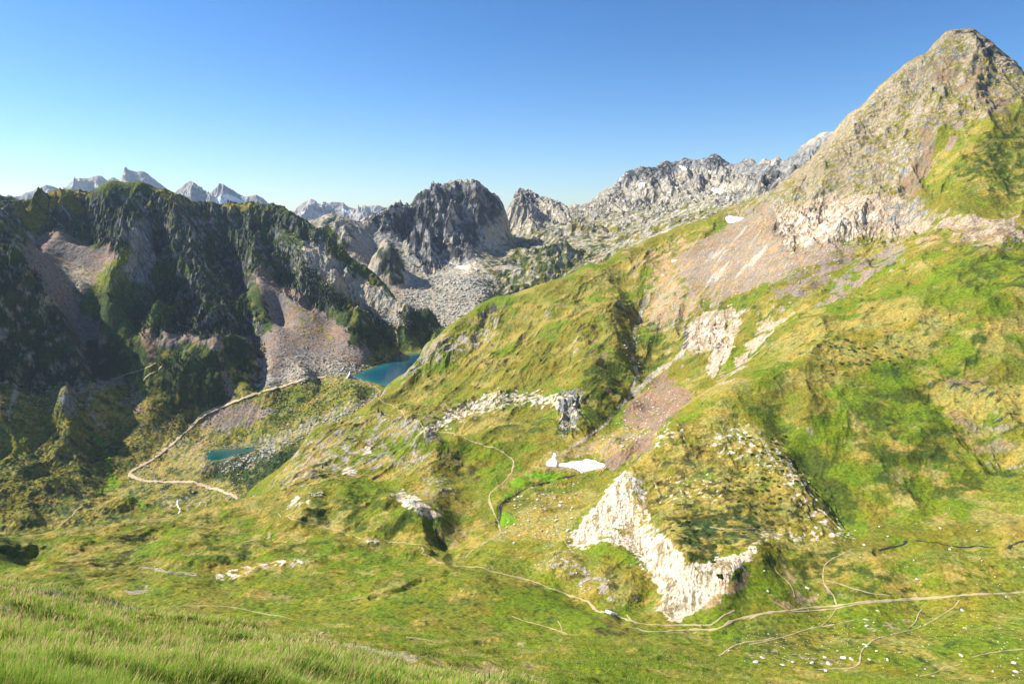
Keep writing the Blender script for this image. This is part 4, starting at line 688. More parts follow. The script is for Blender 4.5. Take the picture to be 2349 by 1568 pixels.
# ------------------------------------------------------------------ the hillside below the camera
A2 = grid_sheet('hillside', [Z(-200,1420,230),(0,1420,170),(300,1445,172),(650,1435,172),(900,1445,165),(1147,1464,160),(1300,1468,158),(1469,1476,155),(1617,1508,152),(1718,1524,150),(2000,1549,146),(2348,1567,141),(2600,1575,138),
  (650,1452,120),(900,1475,105),(1147,1500,108),(1469,1515,112),(1718,1550,120),(2000,1580,118),(2348,1600,110),(780,1475,88),(900,1500,78),(1050,1530,76),(1300,1545,85),(1500,1568,88),
  (0,1520,90),(300,1540,80),(600,1540,70),(900,1560,60),(1147,1590,58),(1500,1640,60),(2000,1680,65),(2348,1690,68),(2600,1690,70),(0,1700,40),(600,1760,32),(1147,1820,28),(1800,1900,28),(2600,1900,30)]
  + back([(-200,1410,175),(300,1445,172),(650,1435,172),(900,1445,165),(1147,1464,160),(1469,1476,155),(1718,1524,150),(2000,1549,146),(2348,1567,141),(2600,1575,138)], ((1.12,-.05),(1.5,-.2))), AZL(-300,1500), AZL(2700,1500), 22, 240, 900, 420, c=.012)
start(A2)
add_rel(A2, None, 'r', 1.6, 16, 101, .5, ang=8, octv=5, att=np.clip(A2['d']/90, .2, 1)*.8); add_rel(A2, None, 'f', .35, 2.2, 102, .6, octv=4)
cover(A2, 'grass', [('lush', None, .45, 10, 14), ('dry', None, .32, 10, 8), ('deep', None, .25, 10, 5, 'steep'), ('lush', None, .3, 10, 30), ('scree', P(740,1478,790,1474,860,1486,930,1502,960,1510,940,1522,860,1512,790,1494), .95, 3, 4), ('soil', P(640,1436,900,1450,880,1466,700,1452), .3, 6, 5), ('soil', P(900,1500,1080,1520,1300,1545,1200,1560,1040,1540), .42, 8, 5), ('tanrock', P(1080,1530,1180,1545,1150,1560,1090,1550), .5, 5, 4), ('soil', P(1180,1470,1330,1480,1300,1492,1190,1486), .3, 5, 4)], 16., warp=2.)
m_hill = mat_ground('hillside_ground', .7, .14, .40, 2)
mesh_grid(A2, 'hillside', m_hill)

A1_c = [(-250,1300,52),(-100,1330,48),(0,1350,44),(150,1376,41),(300,1402,37),(450,1430,33),(600,1455,30),(700,1478,28),(800,1504,26),(900,1528,24),(1000,1550,22.5),(1100,1566,21),(1250,1600,19.5),(1500,1650,18)]
A1 = grid_sheet('foreground', A1_c+back(A1_c, ((1.12,-.02),(1.35,-.09),(1.7,-.22)))+[(-250,1400,26),(0,1400,24),(300,1450,22),(600,1490,20),(800,1530,18.5),(-250,1500,14),(0,1490,14),(300,1510,14),(600,1540,13.5),(-250,1568,10),(0,1568,10),(300,1568,10.5),(600,1580,10.5),(900,1590,13),(0,1700,6),(600,1700,6.2),(1100,1700,9),(1500,1780,9),(-250,1700,6),(0,1950,3.2),(700,1950,3.4),(1500,2000,4)],
   AZL(-420,1500), AZL(1700,1600), 2.6, 66, 420, 420, c=.02)
start(A1)
add_rel(A1, None, 'f', .55, 3.5, 111, octv=4); add_rel(A1, None, 'f', .12, .7, 112, octv=3)
cover(A1, 'grass', [('deep', None, .5, 10, 1.2), ('soil', None, .22, 10, 1.2), ('pinkscree', P(-20,1325,40,1332,150,1352,300,1378,400,1400,420,1412,300,1395,150,1372,20,1345), .9, 4, 1)], 3., warp=2.)
mesh_grid(A1, 'foreground_slope', m_hill)
print('grounds done', round(time.time()-T0, 1))

# ------------------------------------------------------------------ water
def simple(name, c, rough=.9, spec=.2, noise=0, var=.15):
    m = bpy.data.materials.new(name); m.use_nodes = True; N = m.node_tree.nodes; L = m.node_tree.links; b = N['Principled BSDF']
    b.inputs['Roughness'].default_value = rough; b.inputs['Specular IOR Level'].default_value = spec
    if noise:
        nz = N.new('ShaderNodeTexNoise'); nz.inputs['Scale'].default_value = noise; nz.inputs['Detail'].default_value = 4
        ge = N.new('ShaderNodeNewGeometry'); L.new(ge.outputs['Position'], nz.inputs['Vector'])
        mx = N.new('ShaderNodeMix'); mx.data_type = 'RGBA'; mx.inputs[6].default_value = (*[x*(1-var) for x in c], 1); mx.inputs[7].default_value = (*[min(1, x*(1+var)) for x in c], 1)
        L.new(nz.outputs['Fac'], mx.inputs[0]); L.new(mx.outputs[2], b.inputs['Base Color'])
        bp = N.new('ShaderNodeBump'); bp.inputs['Strength'].default_value = .4; bp.inputs['Distance'].default_value = .5/noise; L.new(nz.outputs['Fac'], bp.inputs['Height']); L.new(bp.outputs[0], b.inputs['Normal'])
    else: b.inputs['Base Color'].default_value = (*c, 1)
    return m
def water_mat(name, deep, shallow, poly, width):
    m = simple(name, deep, .12, .5); N = m.node_tree.nodes; L = m.node_tree.links; b = N['Principled BSDF']
    at = N.new('ShaderNodeAttribute'); at.attribute_name = 'cover'; L.new(at.outputs['Color'], b.inputs['Base Color'])
    nz = N.new('ShaderNodeTexNoise'); nz.inputs['Scale'].default_value = .6; nz.inputs['Detail'].default_value = 3; ge = N.new('ShaderNodeNewGeometry'); L.new(ge.outputs['Position'], nz.inputs['Vector'])
    bp = N.new('ShaderNodeBump'); bp.inputs['Strength'].default_value = .25; bp.inputs['Distance'].default_value = .3; L.new(nz.outputs['Fac'], bp.inputs['Height']); L.new(bp.outputs[0], b.inputs['Normal'])
    return m
for nm, deep, shal, wd in (('lake', (.002, .040, .085), (.010, .14, .15), 55), ('tarn', (.002, .060, .060), (.010, .12, .10), 14)):
    w = np.array(lake_xy[nm]); z = lakes[nm][1]; c = w.mean(0); xs = np.linspace(w[:, 0].min()-20, w[:, 0].max()+20, 160); ys = np.linspace(w[:, 1].min()-20, w[:, 1].max()+20, 160)
    X, Y = np.meshgrid(xs, ys); sd = poly_sd(X, Y, lake_xy[nm]); k = np.exp(-np.maximum(-sd, 0)/wd*2.2)[..., None]
    colr = np.array(deep)*(1-k)+np.array(shal)*k+fbm(X/60, Y/60, 4, 3)[..., None]*np.array(deep)*.5
    wsh = dict(x=X, y=Y, h=np.full(X.shape, z+.02), col=np.clip(colr, 0, 1))
    mesh_grid(wsh, nm+'_water', water_mat(nm+'_water', deep, shal, None, wd), keep=sd < 6)

# ------------------------------------------------------------------ roads and footpaths draped on the ground
m_road = simple('trodden_gravel', (.50, .39, .27), .95, .1, .9, .22); m_path = simple('trodden_earth', (.38, .31, .18), .95, .1, 1.6, .25)
def drape(name, sheet, pts, width, mat, lift=.3, jit=1., kind='structure'):
    P3 = []
    for i in range(len(pts)-1):
        (u0, v0), (u1, v1) = pts[i], pts[i+1]; n = max(2, int(math.hypot(u1-u0, v1-v0)/5))
        for k in range(n):
            f = k/n; P3.append((u0+(u1-u0)*f, v0+(v1-v0)*f))
    P3.append(pts[-1]); W = np.array([hit(sheet, *p)[:2] for p in P3])
    # drop jumps over hidden ground, then smooth
    for _ in range(3): W[1:-1] = (W[:-2]+W[1:-1]*2+W[2:])/4
    L_ = np.r_[0, np.cumsum(np.hypot(*np.diff(W, axis=0).T))]; n = max(4, int(L_[-1]/max(width*.9, 1.2))); s = np.linspace(0, L_[-1], n)
    x = np.interp(s, L_, W[:, 0]); y = np.interp(s, L_, W[:, 1]); x += jit*.5*width*pn(s/23, s*0+.3, 5); y += jit*.5*width*pn(s/23, s*0+7.3, 6)
    tx, ty = np.gradient(x), np.gradient(y); l = np.hypot(tx, ty)+1e-9; nx, ny = -ty/l, tx/l; wv = width*np.clip(1+1.1*fbm(s/7, s*0+2.2, 3, 8), .3, 2.2)
    offs = np.array([-.62, -.5, -.2, .2, .5, .62]); lf = np.array([-.8, 1, 1, 1, 1, -.8])
    X = x[:, None]+nx[:, None]*offs*wv[:, None]; Y = y[:, None]+ny[:, None]*offs*wv[:, None]; H = at_sheet(sheet, X, Y); H = np.maximum(H, H.mean(1, keepdims=True)-.2)+lift*lf
    sh = dict(x=X, y=Y, h=H); o = mesh_grid(sh, name, mat); 
    return o
T6 = lambda *a: [(573.3+a[i]*.2687, 745.3+a[i+1]*.2687) for i in range(0, len(a), 2)]
T5 = lambda *a: [(a[i]*.2687, 745.3+a[i+1]*.2687) for i in range(0, len(a), 2)]
T9 = lambda *a: [(a[i]*.2687, 1146.6+a[i+1]*.2687) for i in range(0, len(a), 2)]
T10 = lambda *a: [(573.3+a[i]*.2687, 1146.6+a[i+1]*.2687) for i in range(0, len(a), 2)]
T11 = lambda *a: [(1146.6+a[i]*.2687, 1089.3+a[i+1]*.2687) for i in range(0, len(a), 2)]
T13 = lambda *a: [(1717.6+a[i]*.2687, 1146.6+a[i+1]*.2687) for i in range(0, len(a), 2)]
T2 = lambda *a: [(573.3+a[i]*.2687, 344+a[i+1]*.2687) for i in range(0, len(a), 2)]
T12 = lambda *a: [(1717.6+a[i]*.2687, 860+a[i+1]*.2687) for i in range(0, len(a), 2)]
drape('gravel_road', 'valley', T6(650,436,560,445,450,470,300,515,150,560,60,585,0,608)+T5(2260,560,2150,600,1980,665,1850,715,1720,785,1660,830,1620,880,1500,990,1400,1070,1280,1160,1180,1215,1110,1250,1098,1275,1130,1290,1220,1325,1320,1335,1500,1338,1640,1338,1720,1365,1850,1400,1960,1440,2010,1460,2030,1485), 4.6, m_road, .5, .3)
VP = [(T2(1040,1270,1075,1340,1070,1400,1035,1460,1060,1500),2.), (T6(1245,0,1240,40,1250,100,1265,150),2.4), (T6(1165,250,1170,285,1120,310,1000,345,900,380,840,400,700,425),2.), (T5(960,460,1100,410,1200,390,1290,355,1330,330),2.2), (T5(640,575,720,565,790,520),2.), (T5(1220,480,1240,440,1300,410,1380,360),2.), (T6(880,450,960,480,1060,520,1100,560,1120,580),2.2), (T9(440,290,520,210,610,140,640,90,700,50),2.), (T5(1180,1290,1200,1240,1260,1190),1.6)]
for p_, w_ in VP: drape('footpath', 'valley', p_, w_, m_path, .35)
BP = [(T6(1090,620,1120,655,1150,672,1240,680,1260,720,1340,775,1370,800,1420,825,1490,855,1550,890),1.9), (T6(1550,890,1570,905,1700,915,1780,940,1900,995,1990,1022,2100,1050,2200,1110,2255,1155,2245,1220,2215,1290,2150,1350,2060,1420,2040,1460,2050,1520,2065,1568),1.9),
 (T10(2045,0,2070,80,2100,160,2125,180,2135,230,2140,290,2060,340,1960,390,1890,430,1840,490),1.4), (T10(1140,335,1200,355,1300,360,1430,380,1500,385,1510,395),1.1), (T10(1440,395,1490,430,1490,450,1440,458,1540,480,1590,520,1700,550,1760,560,1860,565,1980,570,2030,600,2100,615,2200,635,2347,665),1.3),
 (T11(0,835,150,870,250,895,350,930,400,960,560,1005,640,1035,720,1065,780,1105,820,1150,860,1170,950,1175,1020,1200,1160,1260,1280,1270,1450,1278,1600,1275,1720,1278),1.7), (T11(1720,1278,1800,1275,1860,1230,1900,1190,2000,1155),1.2), (T11(1160,1265,1100,1220,1080,1190),.9), (T11(1160,1300,1240,1330,1340,1335,1500,1325,1650,1325,1820,1318,1920,1290,1980,1245,2100,1215,2180,1190,2347,1160),1.7),
 (T13(0,1010,50,985,140,950,360,945,560,915,760,895,960,870,1200,850,1500,835,1700,822,1800,810,2000,800,2347,780),1.5), (T13(360,950,760,925,860,900,1000,878,1400,850,1700,825),1.2), (T13(900,415,800,450,700,505,635,565,635,620,630,680,660,740,720,800,740,860,755,910),1.1), (T13(740,930,700,990,640,1050,600,1085),.7), (T11(1830,1560,1900,1510,2000,1450,2100,1425,2250,1410,2347,1385),1.3), (T13(0,1230,120,1205,250,1175,360,1150,470,1110,560,1085,700,1065,900,1020),1.2),
 (T13(1790,855,1760,900,1700,940,1600,1005,1560,1030,1500,1070,1400,1105,1300,1130,1200,1150,1060,1190,1010,1230,970,1260,955,1300,955,1370,940,1400,890,1430,720,1435,580,1445),1.0), (T13(1470,930,1430,980,1420,1040,1360,1090),.9), (T13(1450,1500,1560,1480,1660,1440,1800,1400),.6), (T13(1900,1340,2040,1300,2200,1280,2347,1270),.6), (T13(215,575,240,620,320,680,370,750,390,830),.8), (T13(280,590,420,640,600,680),.5), (T13(660,690,760,705,850,740,930,765,1060,800,1200,815),.9),
 (T10(0,770,200,795,400,825,700,855,900,885,1100,885,1300,905,1600,905,1900,945,2300,985),.55), (T9(1440,905,1600,898,1800,902,1950,908,2100,935,2347,985)+T10(100,965,250,985,380,1020,550,1035,720,1065,880,1090,1000,1108,1100,1103),.8), (T10(1180,1110,1280,1130),.7), (T11(100,1200,200,1240,300,1265,450,1310,560,1350,650,1385,740,1420),.8), (T11(490,1240,520,1290,530,1330),.6), (T9(1190,570,1290,567,1360,590,1420,605,1560,615,1680,625),.9), (T9(1030,285,1070,310,1110,320,1210,315,1270,325),.6), (T10(240,110,330,155,450,190,560,210,760,260,960,330,1100,335),1.0),
 (T11(1790,440,1900,458,2100,458,2347,465),.6), (T12(0,1308,200,1325,420,1330,600,1360,680,1375),.5), (T12(1390,1270,1500,1250,1600,1225,1700,1180,1720,1120),.6), (T12(1060,45,1150,60,1290,62,1400,55),.5), (T12(1280,570,1350,610,1400,650),.5), (T11(560,230,530,300,480,350,470,430,510,520,570,580,610,640),.6), (T10(450,540,520,555,610,570),.5)]
for p_, w_ in BP:
    if w_ >= .6: drape('footpath', 'mountain', p_, w_*(.62 if w_ < 1.25 else .74), m_path, .2, 1.4)
drape('footpath', 'hillside', T10(520,1150,600,1130,680,1125), .6, m_path, .1); drape('footpath', 'hillside', T10(1330,1170,1420,1175,1520,1195,1600,1200), .5, m_path, .1)
m_stream = simple('stream_water', (.035, .035, .025), .25, .5, 1.2, .4); m_foam = simple('white_water', (.75, .78, .80), .5, .4, 1.5, .15)
T7 = lambda *a: [(1146.6+a[i]*.2687, 688+a[i+1]*.2687) for i in range(0, len(a), 2)]
for p_, w_ in ((T10(2347,1400-1400,2150,10,2120,60,2145,110,2130,180),1.5), (T11(0,340,10,260,30,220,100,190,160,145,300,85,430,50,520,25,650,0),1.3), (T10(2130,185,2050,200),.9), (T10(1580,240,1590,320,1640,350,1660,380,1640,420,1720,460),.9), (T13(1100,425,1200,395,1280,385,1340,370,1330,345),1.6), (T13(1420,343,1600,362,1760,400,1900,405,1930,390,2100,405),1.2), (T13(2210,415,2220,380,2290,355,2347,350),1.8)):
    drape('stream', 'mountain', p_, w_, m_stream, .12)
drape('stream', 'valley', [(600,1170),(604,1155),(606,1143)][::-1] if False else T9(1505,130,1530,100,1545,80,1520,60,1510,40,1515,0), 1.7, m_foam, .4)

# ------------------------------------------------------------------ old snow
m_snow = simple('old_snow', (.86, .87, .90), .6, .3, .35, .06)
def snow(sheet, poly, label, thick=1.2, warp=2.5, wl=9., group='patches of old snow left on the slopes'):
    sh = SHEETS[sheet]; u = sh['uf'].ravel(); v = sh['vf'].ravel(); mk = poly_mask(poly, 1.6); i, _ = samp_i(mk, u, v)
    i = i[sh['vis'].ravel()[i]]
    if len(i) == 0: print('no ground for', label); return
    x, y = sh['x'].ravel(), sh['y'].ravel(); i0 = i; cx, cy = np.median(x[i]), np.median(y[i]); N = len(sh['A'])
    r0, r1, c0, c1 = i.min()//N-3, i.max()//N+4, (i % N).min()-3, (i % N).max()+4; r0, c0 = max(r0, 0), max(c0, 0)
    sl = (slice(r0, r1), slice(c0, c1)); X, Y, H = sh['x'][sl], sh['y'][sl], sh['h'][sl]; U, V_ = sh['uf'][sl], sh['vf'][sl]
    def up(a):
        k = 3; m, n = a.shape; jj = np.linspace(0, m-1, (m-1)*k+1); ii = np.linspace(0, n-1, (n-1)*k+1); j = np.clip(jj.astype(int), 0, m-2); i = np.clip(ii.astype(int), 0, n-2); fj = (jj-j)[:, None]; fi = (ii-i)[None]
        return (a[j][:, i]*(1-fi)+a[j][:, i+1]*fi)*(1-fj)+(a[j+1][:, i]*(1-fi)+a[j+1][:, i+1]*fi)*fj
    VI = sh['vis'][sl].astype(float); X, Y, H, U, V_, VI = map(up, (X, Y, H, U, V_, VI))
    U = U+fbm(X/wl, Y/wl, 4, 7)*warp; V_ = V_+fbm(X/wl, Y/wl, 4, 9)*warp
    m = samp(mk, U, V_); hh = H+thick*(sm(.35, .8, m)-.25)
    keep = (m > .3) & (VI > .3); lab = np.zeros(keep.shape, int); lab[keep] = np.arange(1, keep.sum()+1)      # keep the largest connected piece
    for _ in range(400):
        q = np.pad(lab, 1); n2 = np.where(keep, np.maximum.reduce([lab, q[:-2, 1:-1], q[2:, 1:-1], q[1:-1, :-2], q[1:-1, 2:]]), 0)
        if (n2 == lab).all(): break
        lab = n2
    if not keep.any(): return
    ids, cn = np.unique(lab[keep], return_counts=True); keep = lab == ids[np.argmax(cn)]
    o = mesh_grid(dict(x=X, y=Y, h=hh), 'snow_patch', m_snow, keep=keep, kind=None)
    if o is None: return
    tag(o, label, 'snow patch', group)
snow('mountain', T7(500,1395,560,1388,600,1372,690,1375,720,1362,790,1362,840,1385,900,1400,905,1412,880,1430,800,1440,740,1462,690,1478,685,1460,650,1438,600,1430,540,1425,500,1418), 'largest white snow patch lying in the basin left of the slabby knoll', 1.2)
snow('mountain', T7(455,1300,480,1297,482,1330,462,1335,480,1370,492,1385,490,1415,440,1418,385,1400,385,1385,410,1370,430,1350,450,1330), 'ragged small snow patch just left of the largest one in the basin', 1.)
snow('mountain', T11(888,1140,905,1143,950,1162,1010,1180,1015,1192,990,1196,930,1180,900,1168), 'slim snow strip beside the footpath in the meadow below the white slabs', .9, .8, 4)
snow('mountain', T3(1920,805,1925,785,1950,778,2010,782,2040,790,2095,790,2090,800,2020,820,2000,832,1940,835), 'snow patch at the top of the large brown scree', 2., 1.5)
snow('mountain', T3(1440,1162,1500,1145,1575,1122,1570,1132,1500,1160,1465,1172), 'thin snow sliver at the left foot of the large brown scree', 1.5, 1.)
snow('mountain', T3(1370,1278,1395,1273,1410,1278,1395,1292,1375,1290), 'tiny snow spot below the thin sliver at the scree foot', 1.2, .6)
snow('mountain', T3(1305,1172,1335,1163,1340,1168,1310,1178), 'tiny snow spot left of the thin sliver by the scree', 1.2, .5)
snow('mountain', T7(1210,98,1225,80,1240,75,1230,92,1218,102), 'tiny snow spot at the head of the stony gully', 1.2, .5)
snow('granite', T2(1560,848,1600,868,1630,910,1700,950,1760,985,1830,985,1875,992,1850,1015,1800,1020,1740,985,1690,965,1640,925,1600,885), 'curved snow patch under the dark dome above the boulder field', 2.5, 1.2, 20)
snow('granite', T2(1905,990,1920,995,1942,1022,1930,1028,1912,1010), 'small snow patch right of the curved one under the dome', 2., .6, 20)
snow('granite', T2(1020,745,1055,735,1085,708,1095,706,1080,725,1050,748,1025,752), 'small snow patch in the scree left of the dark dome', 2.5, .8, 20)
for p_, l_ in GS: snow('granite', p_, l_, 3.5, .35, 40, 'snow patches on the pale granite massif')
print('draped', round(time.time()-T0, 1))

# ------------------------------------------------------------------ things
def poly_obj(name, verts, faces, mat, parent=None, smooth=False):
    me = bpy.data.meshes.new(name); me.from_pydata(verts, [], faces); me.update(); me.materials.append(mat)
    bm = bmesh.new(); bm.from_mesh(me); bmesh.ops.recalc_face_normals(bm, faces=bm.faces); bm.to_mesh(me); bm.free()
    for p in me.polygons: p.use_smooth = smooth
    o = bpy.data.objects.new(name, me); COL.objects.link(o)
    if parent: o.parent = parent
    return o
def prism(front, back_):                  # closed solid between two outlines
    n = len(front); v = list(front)+list(back_); f = [tuple(range(n))[::-1], tuple(range(n, 2*n))]+[(i, (i+1) % n, n+(i+1) % n, n+i) for i in range(n)]
    return v, f
def box(x0, x1, y0, y1, z0, z1):
    return prism([(x0, y0, z0), (x1, y0, z0), (x1, y0, z1), (x0, y0, z1)], [(x0, y1, z0), (x1, y1, z0), (x1, y1, z1), (x0, y1, z1)])
m_zinc = simple('zinc_roof', (.42, .44, .46), .45, .5, .8, .08); m_wall = simple('weathered_boards', (.22, .20, .18), .8, .2, 1.5, .2); m_dark = simple('dark_opening', (.03, .035, .04), .3, .5)
m_conc = simple('pale_concrete', (.62, .58, .52), .9, .2, .8, .12)
hx, hy, hz = hit('valley', 803, 868); gz = max(float(at_sheet('valley', hx+a, hy+b)) for a in (-5, 0, 5) for b in (-3, 0, 3))-.3
hut = bpy.data.objects.new('mountain_hut', None); COL.objects.link(hut); hut.location = (hx, hy, gz); hut.rotation_euler = (0, 0, R(14))
tag(hut, 'steep A-frame mountain hut with grey metal roof on the lake shore', 'hut')
poly_obj('terrace', *box(-8, 8, -5.5, 9.5, -4, .35), m_conc, hut)
poly_obj('gable_wall', *prism([(-5, -3.5, .36), (5, -3.5, .36), (0, -3.5, 7.6)], [(-5.4, 7, .36), (5.4, 7, .36), (0, 7, 12.6)]), m_wall, hut)
for sx in (-1, 1):
    poly_obj('roof_panel', *prism([(sx*5.6, -4.4, .37), (sx*5.95, -4.4, .37), (sx*.05, -4.4, 8.9), (sx*.05, -4.4, 8.2)], [(sx*6.2, 7.6, .37), (sx*6.6, 7.6, .37), (sx*.05, 7.6, 14.0), (sx*.05, 7.6, 13.4)]), m_zinc, hut)
poly_obj('door', *box(-.6, .6, -3.62, -3.503, .36, 2.5), m_dark, hut); 
for x in (-2.3, 2.3): poly_obj('window', *box(x-.5, x+.5, -3.6, -3.503, 1.1, 2.2), m_dark, hut)
poly_obj('window', *box(-.7, .7, -3.6, -3.503, 3.6, 4.8), m_dark, hut)
# small shed below the hut
sx_, sy_, sz_ = hit('valley', 784.5, 881); sz_ = float(at_sheet('valley', sx_, sy_))
shed = bpy.data.objects.new('shed', None); COL.objects.link(shed); shed.location = (sx_, sy_, sz_-.2); shed.rotation_euler = (0, 0, R(20))
tag(shed, 'tiny grey metal shed on the grass below the mountain hut', 'shed')
poly_obj('wall', *prism([(-2.2, -1.5, -.5), (2.2, -1.5, -.5), (2.2, -1.5, 1.9), (0, -1.5, 2.7), (-2.2, -1.5, 1.9)], [(-2.2, 1.5, -.5), (2.2, 1.5, -.5), (2.2, 1.5, 1.9), (0, 1.5, 2.7), (-2.2, 1.5, 1.9)]), m_wall, shed)
for sx in (-1, 1): poly_obj('roof', *prism([(sx*2.5, -1.8, 1.82), (sx*2.5, -1.8, 1.97), (0, -1.8, 2.9), (0, -1.8, 2.72)], [(sx*2.5, 1.8, 1.82), (sx*2.5, 1.8, 1.97), (0, 1.8, 2.9), (0, 1.8, 2.72)]), m_zinc, shed)

LM = [('the mountain hut', 803, 866), ('the big blue lake', 880, 850), ('the small turquoise lake', 530, 1040), ('the gravel road bend', 295, 1088), ('the foot of the white slabs', 1560, 1425), ('the top of the white slabs', 1420, 1095), ('the large snow patch', 1320, 1068), ('the main path junction', 1918, 1392),
 ('the brook on the right', 2090, 1250), ('the slim snow strip', 1400, 1402), ('the right edge of the meadow', 2300, 1450), ('the bottom edge of the meadow', 2000, 1540), ('the path loop at lower right', 1975, 1520), ('the meadow hump', 2080, 1320), ('the left knoll', 440, 860), ('the middle knoll', 560, 820), ('the knoll by the lake', 850, 775),
 ('the farthest wooded knoll', 960, 735), ('the shaded cliff foot', 120, 890), ('the round shoulder', 1980, 780), ('the knoll crest', 1740, 970), ('the dry knoll face', 1620, 1080), ('the dark knoll foot', 1640, 1240), ('the pale rock strip', 1850, 1130), ('the basin path', 1150, 1120), ('the curved snow', 1060, 605), ('the granite foot', 1130, 700), ('the road above the tarn', 440, 960), ('the brown fan', 1440, 1030), ('the lower path fork', 1660, 1500)]
def where(x, y, z):
    a = math.atan2(x, y); u, v = uv_of(a, (z-CZ)/math.hypot(x, y)); k = min(LM, key=lambda q: (q[1]-u)**2+((q[2]-v)*1.6)**2); dx, dy = u-k[1], v-k[2]; r = math.hypot(dx, dy)
    if r < 22: return 'right by '+k[0]
    side = ('right of' if dx > 0 else 'left of') if abs(dx) > 2.2*abs(dy) else ('below' if dy > 0 else 'above') if abs(dy) > 2.2*abs(dx) else ('below right of' if dx > 0 else 'below left of') if dy > 0 else ('above right of' if dx > 0 else 'above left of')
    return ('close ' if r < 50 else 'well ' if r > 110 else '')+side+' '+k[0]
def sized(s, cuts, words): return words[int(np.searchsorted(cuts, s))]
# --- sheep
def sheep_mesh(seed, graze):
    V3 = [(-.50, 0, .68), (-.2, 0, .72), (.15, 0, .72), (.45, 0, .70), (.66, 0, .62 if graze else .90), (.86, 0, .24 if graze else 1.02), (1.02, 0, .10 if graze else .93)]
    rad = [.22, .31, .31, .25, .13, .10, .06]; E = [(i, i+1) for i in range(6)]
    for x, k in ((-.42, 0), (.40, 3)):
        for sy in (-1, 1):
            n = len(V3); V3 += [(x, sy*.15, .48), (x+(.03 if k else -.05), sy*.16, .25), (x, sy*.16, .0)]; rad += [.085, .05, .04]; E += [(k, n), (n, n+1), (n+1, n+2)]
    for sy in (-1, 1): n = len(V3); V3.append((.80 if graze else .82, sy*.16, V3[5][2]+.02)); rad.append(.025); E.append((5, n))
    n = len(V3); V3.append((-.74, 0, .60)); rad.append(.05); E.append((0, n))
    me = bpy.data.meshes.new('sheep'); me.from_pydata(V3, E, []); me.update()
    o = bpy.data.objects.new('sheep_tmp', me); COL.objects.link(o); o.modifiers.new('s', 'SKIN'); sv_ = me.skin_vertices[0].data
    for i, r in enumerate(rad): sv_[i].radius = (r, r)
    sv_[1].use_root = True; ss = o.modifiers.new('u', 'SUBSURF'); ss.levels = 1; ss.render_levels = 1
    dg = bpy.context.evaluated_depsgraph_get(); dg.update(); m2 = bpy.data.meshes.new_from_object(o.evaluated_get(dg)); m2.name = 'sheep'
    bpy.data.objects.remove(o); 
    for p in m2.polygons: p.use_smooth = True
    return m2
m_wool = simple('wool', (.78, .72, .62), .95, .1, 9, .15)
shm = [sheep_mesh(1, True), sheep_mesh(2, False)]
for m in shm: m.materials.clear(); m.materials.append(m_wool)
SP = [(510,385),(580,365),(575,402),(568,442),(635,395),(692,398),(672,460),(638,478),(742,450),(765,378),(800,465),(802,358),(852,430),(880,455),(858,345),(885,338),(912,378),(930,360),(478,362),(822,432)]
for i, (px, py) in enumerate(SP):
    x, y, z = hit('mountain', (1180+px/8.375)*.5733, (1930+py/8.375)*.5733); o = bpy.data.objects.new('sheep', shm[i % 3 == 0]); COL.objects.link(o)
    o.location = (x, y, float(at_sheet('mountain', x, y))-.03); o.rotation_euler = (0, 0, rng.uniform(-.6, .6)+(math.pi if i % 4 == 1 else 0)); o.scale = (1.25,)*3
    tag(o, 'white sheep in the small flock on the hummock', 'sheep', 'flock of sheep on the hummock')

# --- loose rocks
def ico(sub):
    t = (1+5**.5)/2; v = [(-1,t,0),(1,t,0),(-1,-t,0),(1,-t,0),(0,-1,t),(0,1,t),(0,-1,-t),(0,1,-t),(t,0,-1),(t,0,1),(-t,0,-1),(-t,0,1)]
    f = [(0,11,5),(0,5,1),(0,1,7),(0,7,10),(0,10,11),(1,5,9),(5,11,4),(11,10,2),(10,7,6),(7,1,8),(3,9,4),(3,4,2),(3,2,6),(3,6,8),(3,8,9),(4,9,5),(2,4,11),(6,2,10),(8,6,7),(9,8,1)]
    v = [np.array(p)/np.linalg.norm(p) for p in v]
    for _ in range(sub):
        c = {}; nf = []
        def mid(a, b):
            k = (min(a, b), max(a, b))
            if k not in c: q = v[a]+v[b]; v.append(q/np.linalg.norm(q)); c[k] = len(v)-1
            return c[k]
        for a, b, d in f: x, y, z = mid(a, b), mid(b, d), mid(d, a); nf += [(a, x, z), (b, y, x), (d, z, y), (x, y, z)]
        f = nf
    return np.array(v), np.array(f)
def rock_shape(sub, seed):
    g = np.random.default_rng(seed); v, f = ico(sub); v = v.copy()
    for _ in range(9):                     # chop with planes: angular faces
        n = g.normal(size=3); n /= np.linalg.norm(n); d = g.uniform(.45, .8); k = v@n-d; v = v-np.maximum(k, 0)[:, None]*n
    v *= g.uniform([.9, .65, .5], [1.2, 1., .8]); v += g.normal(size=v.shape)*.02
    return v, f
m_rock = simple('loose_rock', (.60, .55, .47), .9, .15, .9, .3); m_bould = simple('grey_granite_boulder', (.40, .38, .33), .9, .15, .5, .35)
RS = [rock_shape(2, k) for k in range(8)]; RL_ = [rock_shape(1, 40+k) for k in range(8)]
RM = []
for v, f in RS: RM.append((mesh_np('boulder', v, f, m_rock, smooth=False).data))
for o in [o for o in COL.objects if o.name.startswith('boulder') and 'label' not in o.keys()]: bpy.data.objects.remove(o)
RM2 = [m.copy() for m in RM]
for m in RM2: m.materials.clear(); m.materials.append(m_bould)
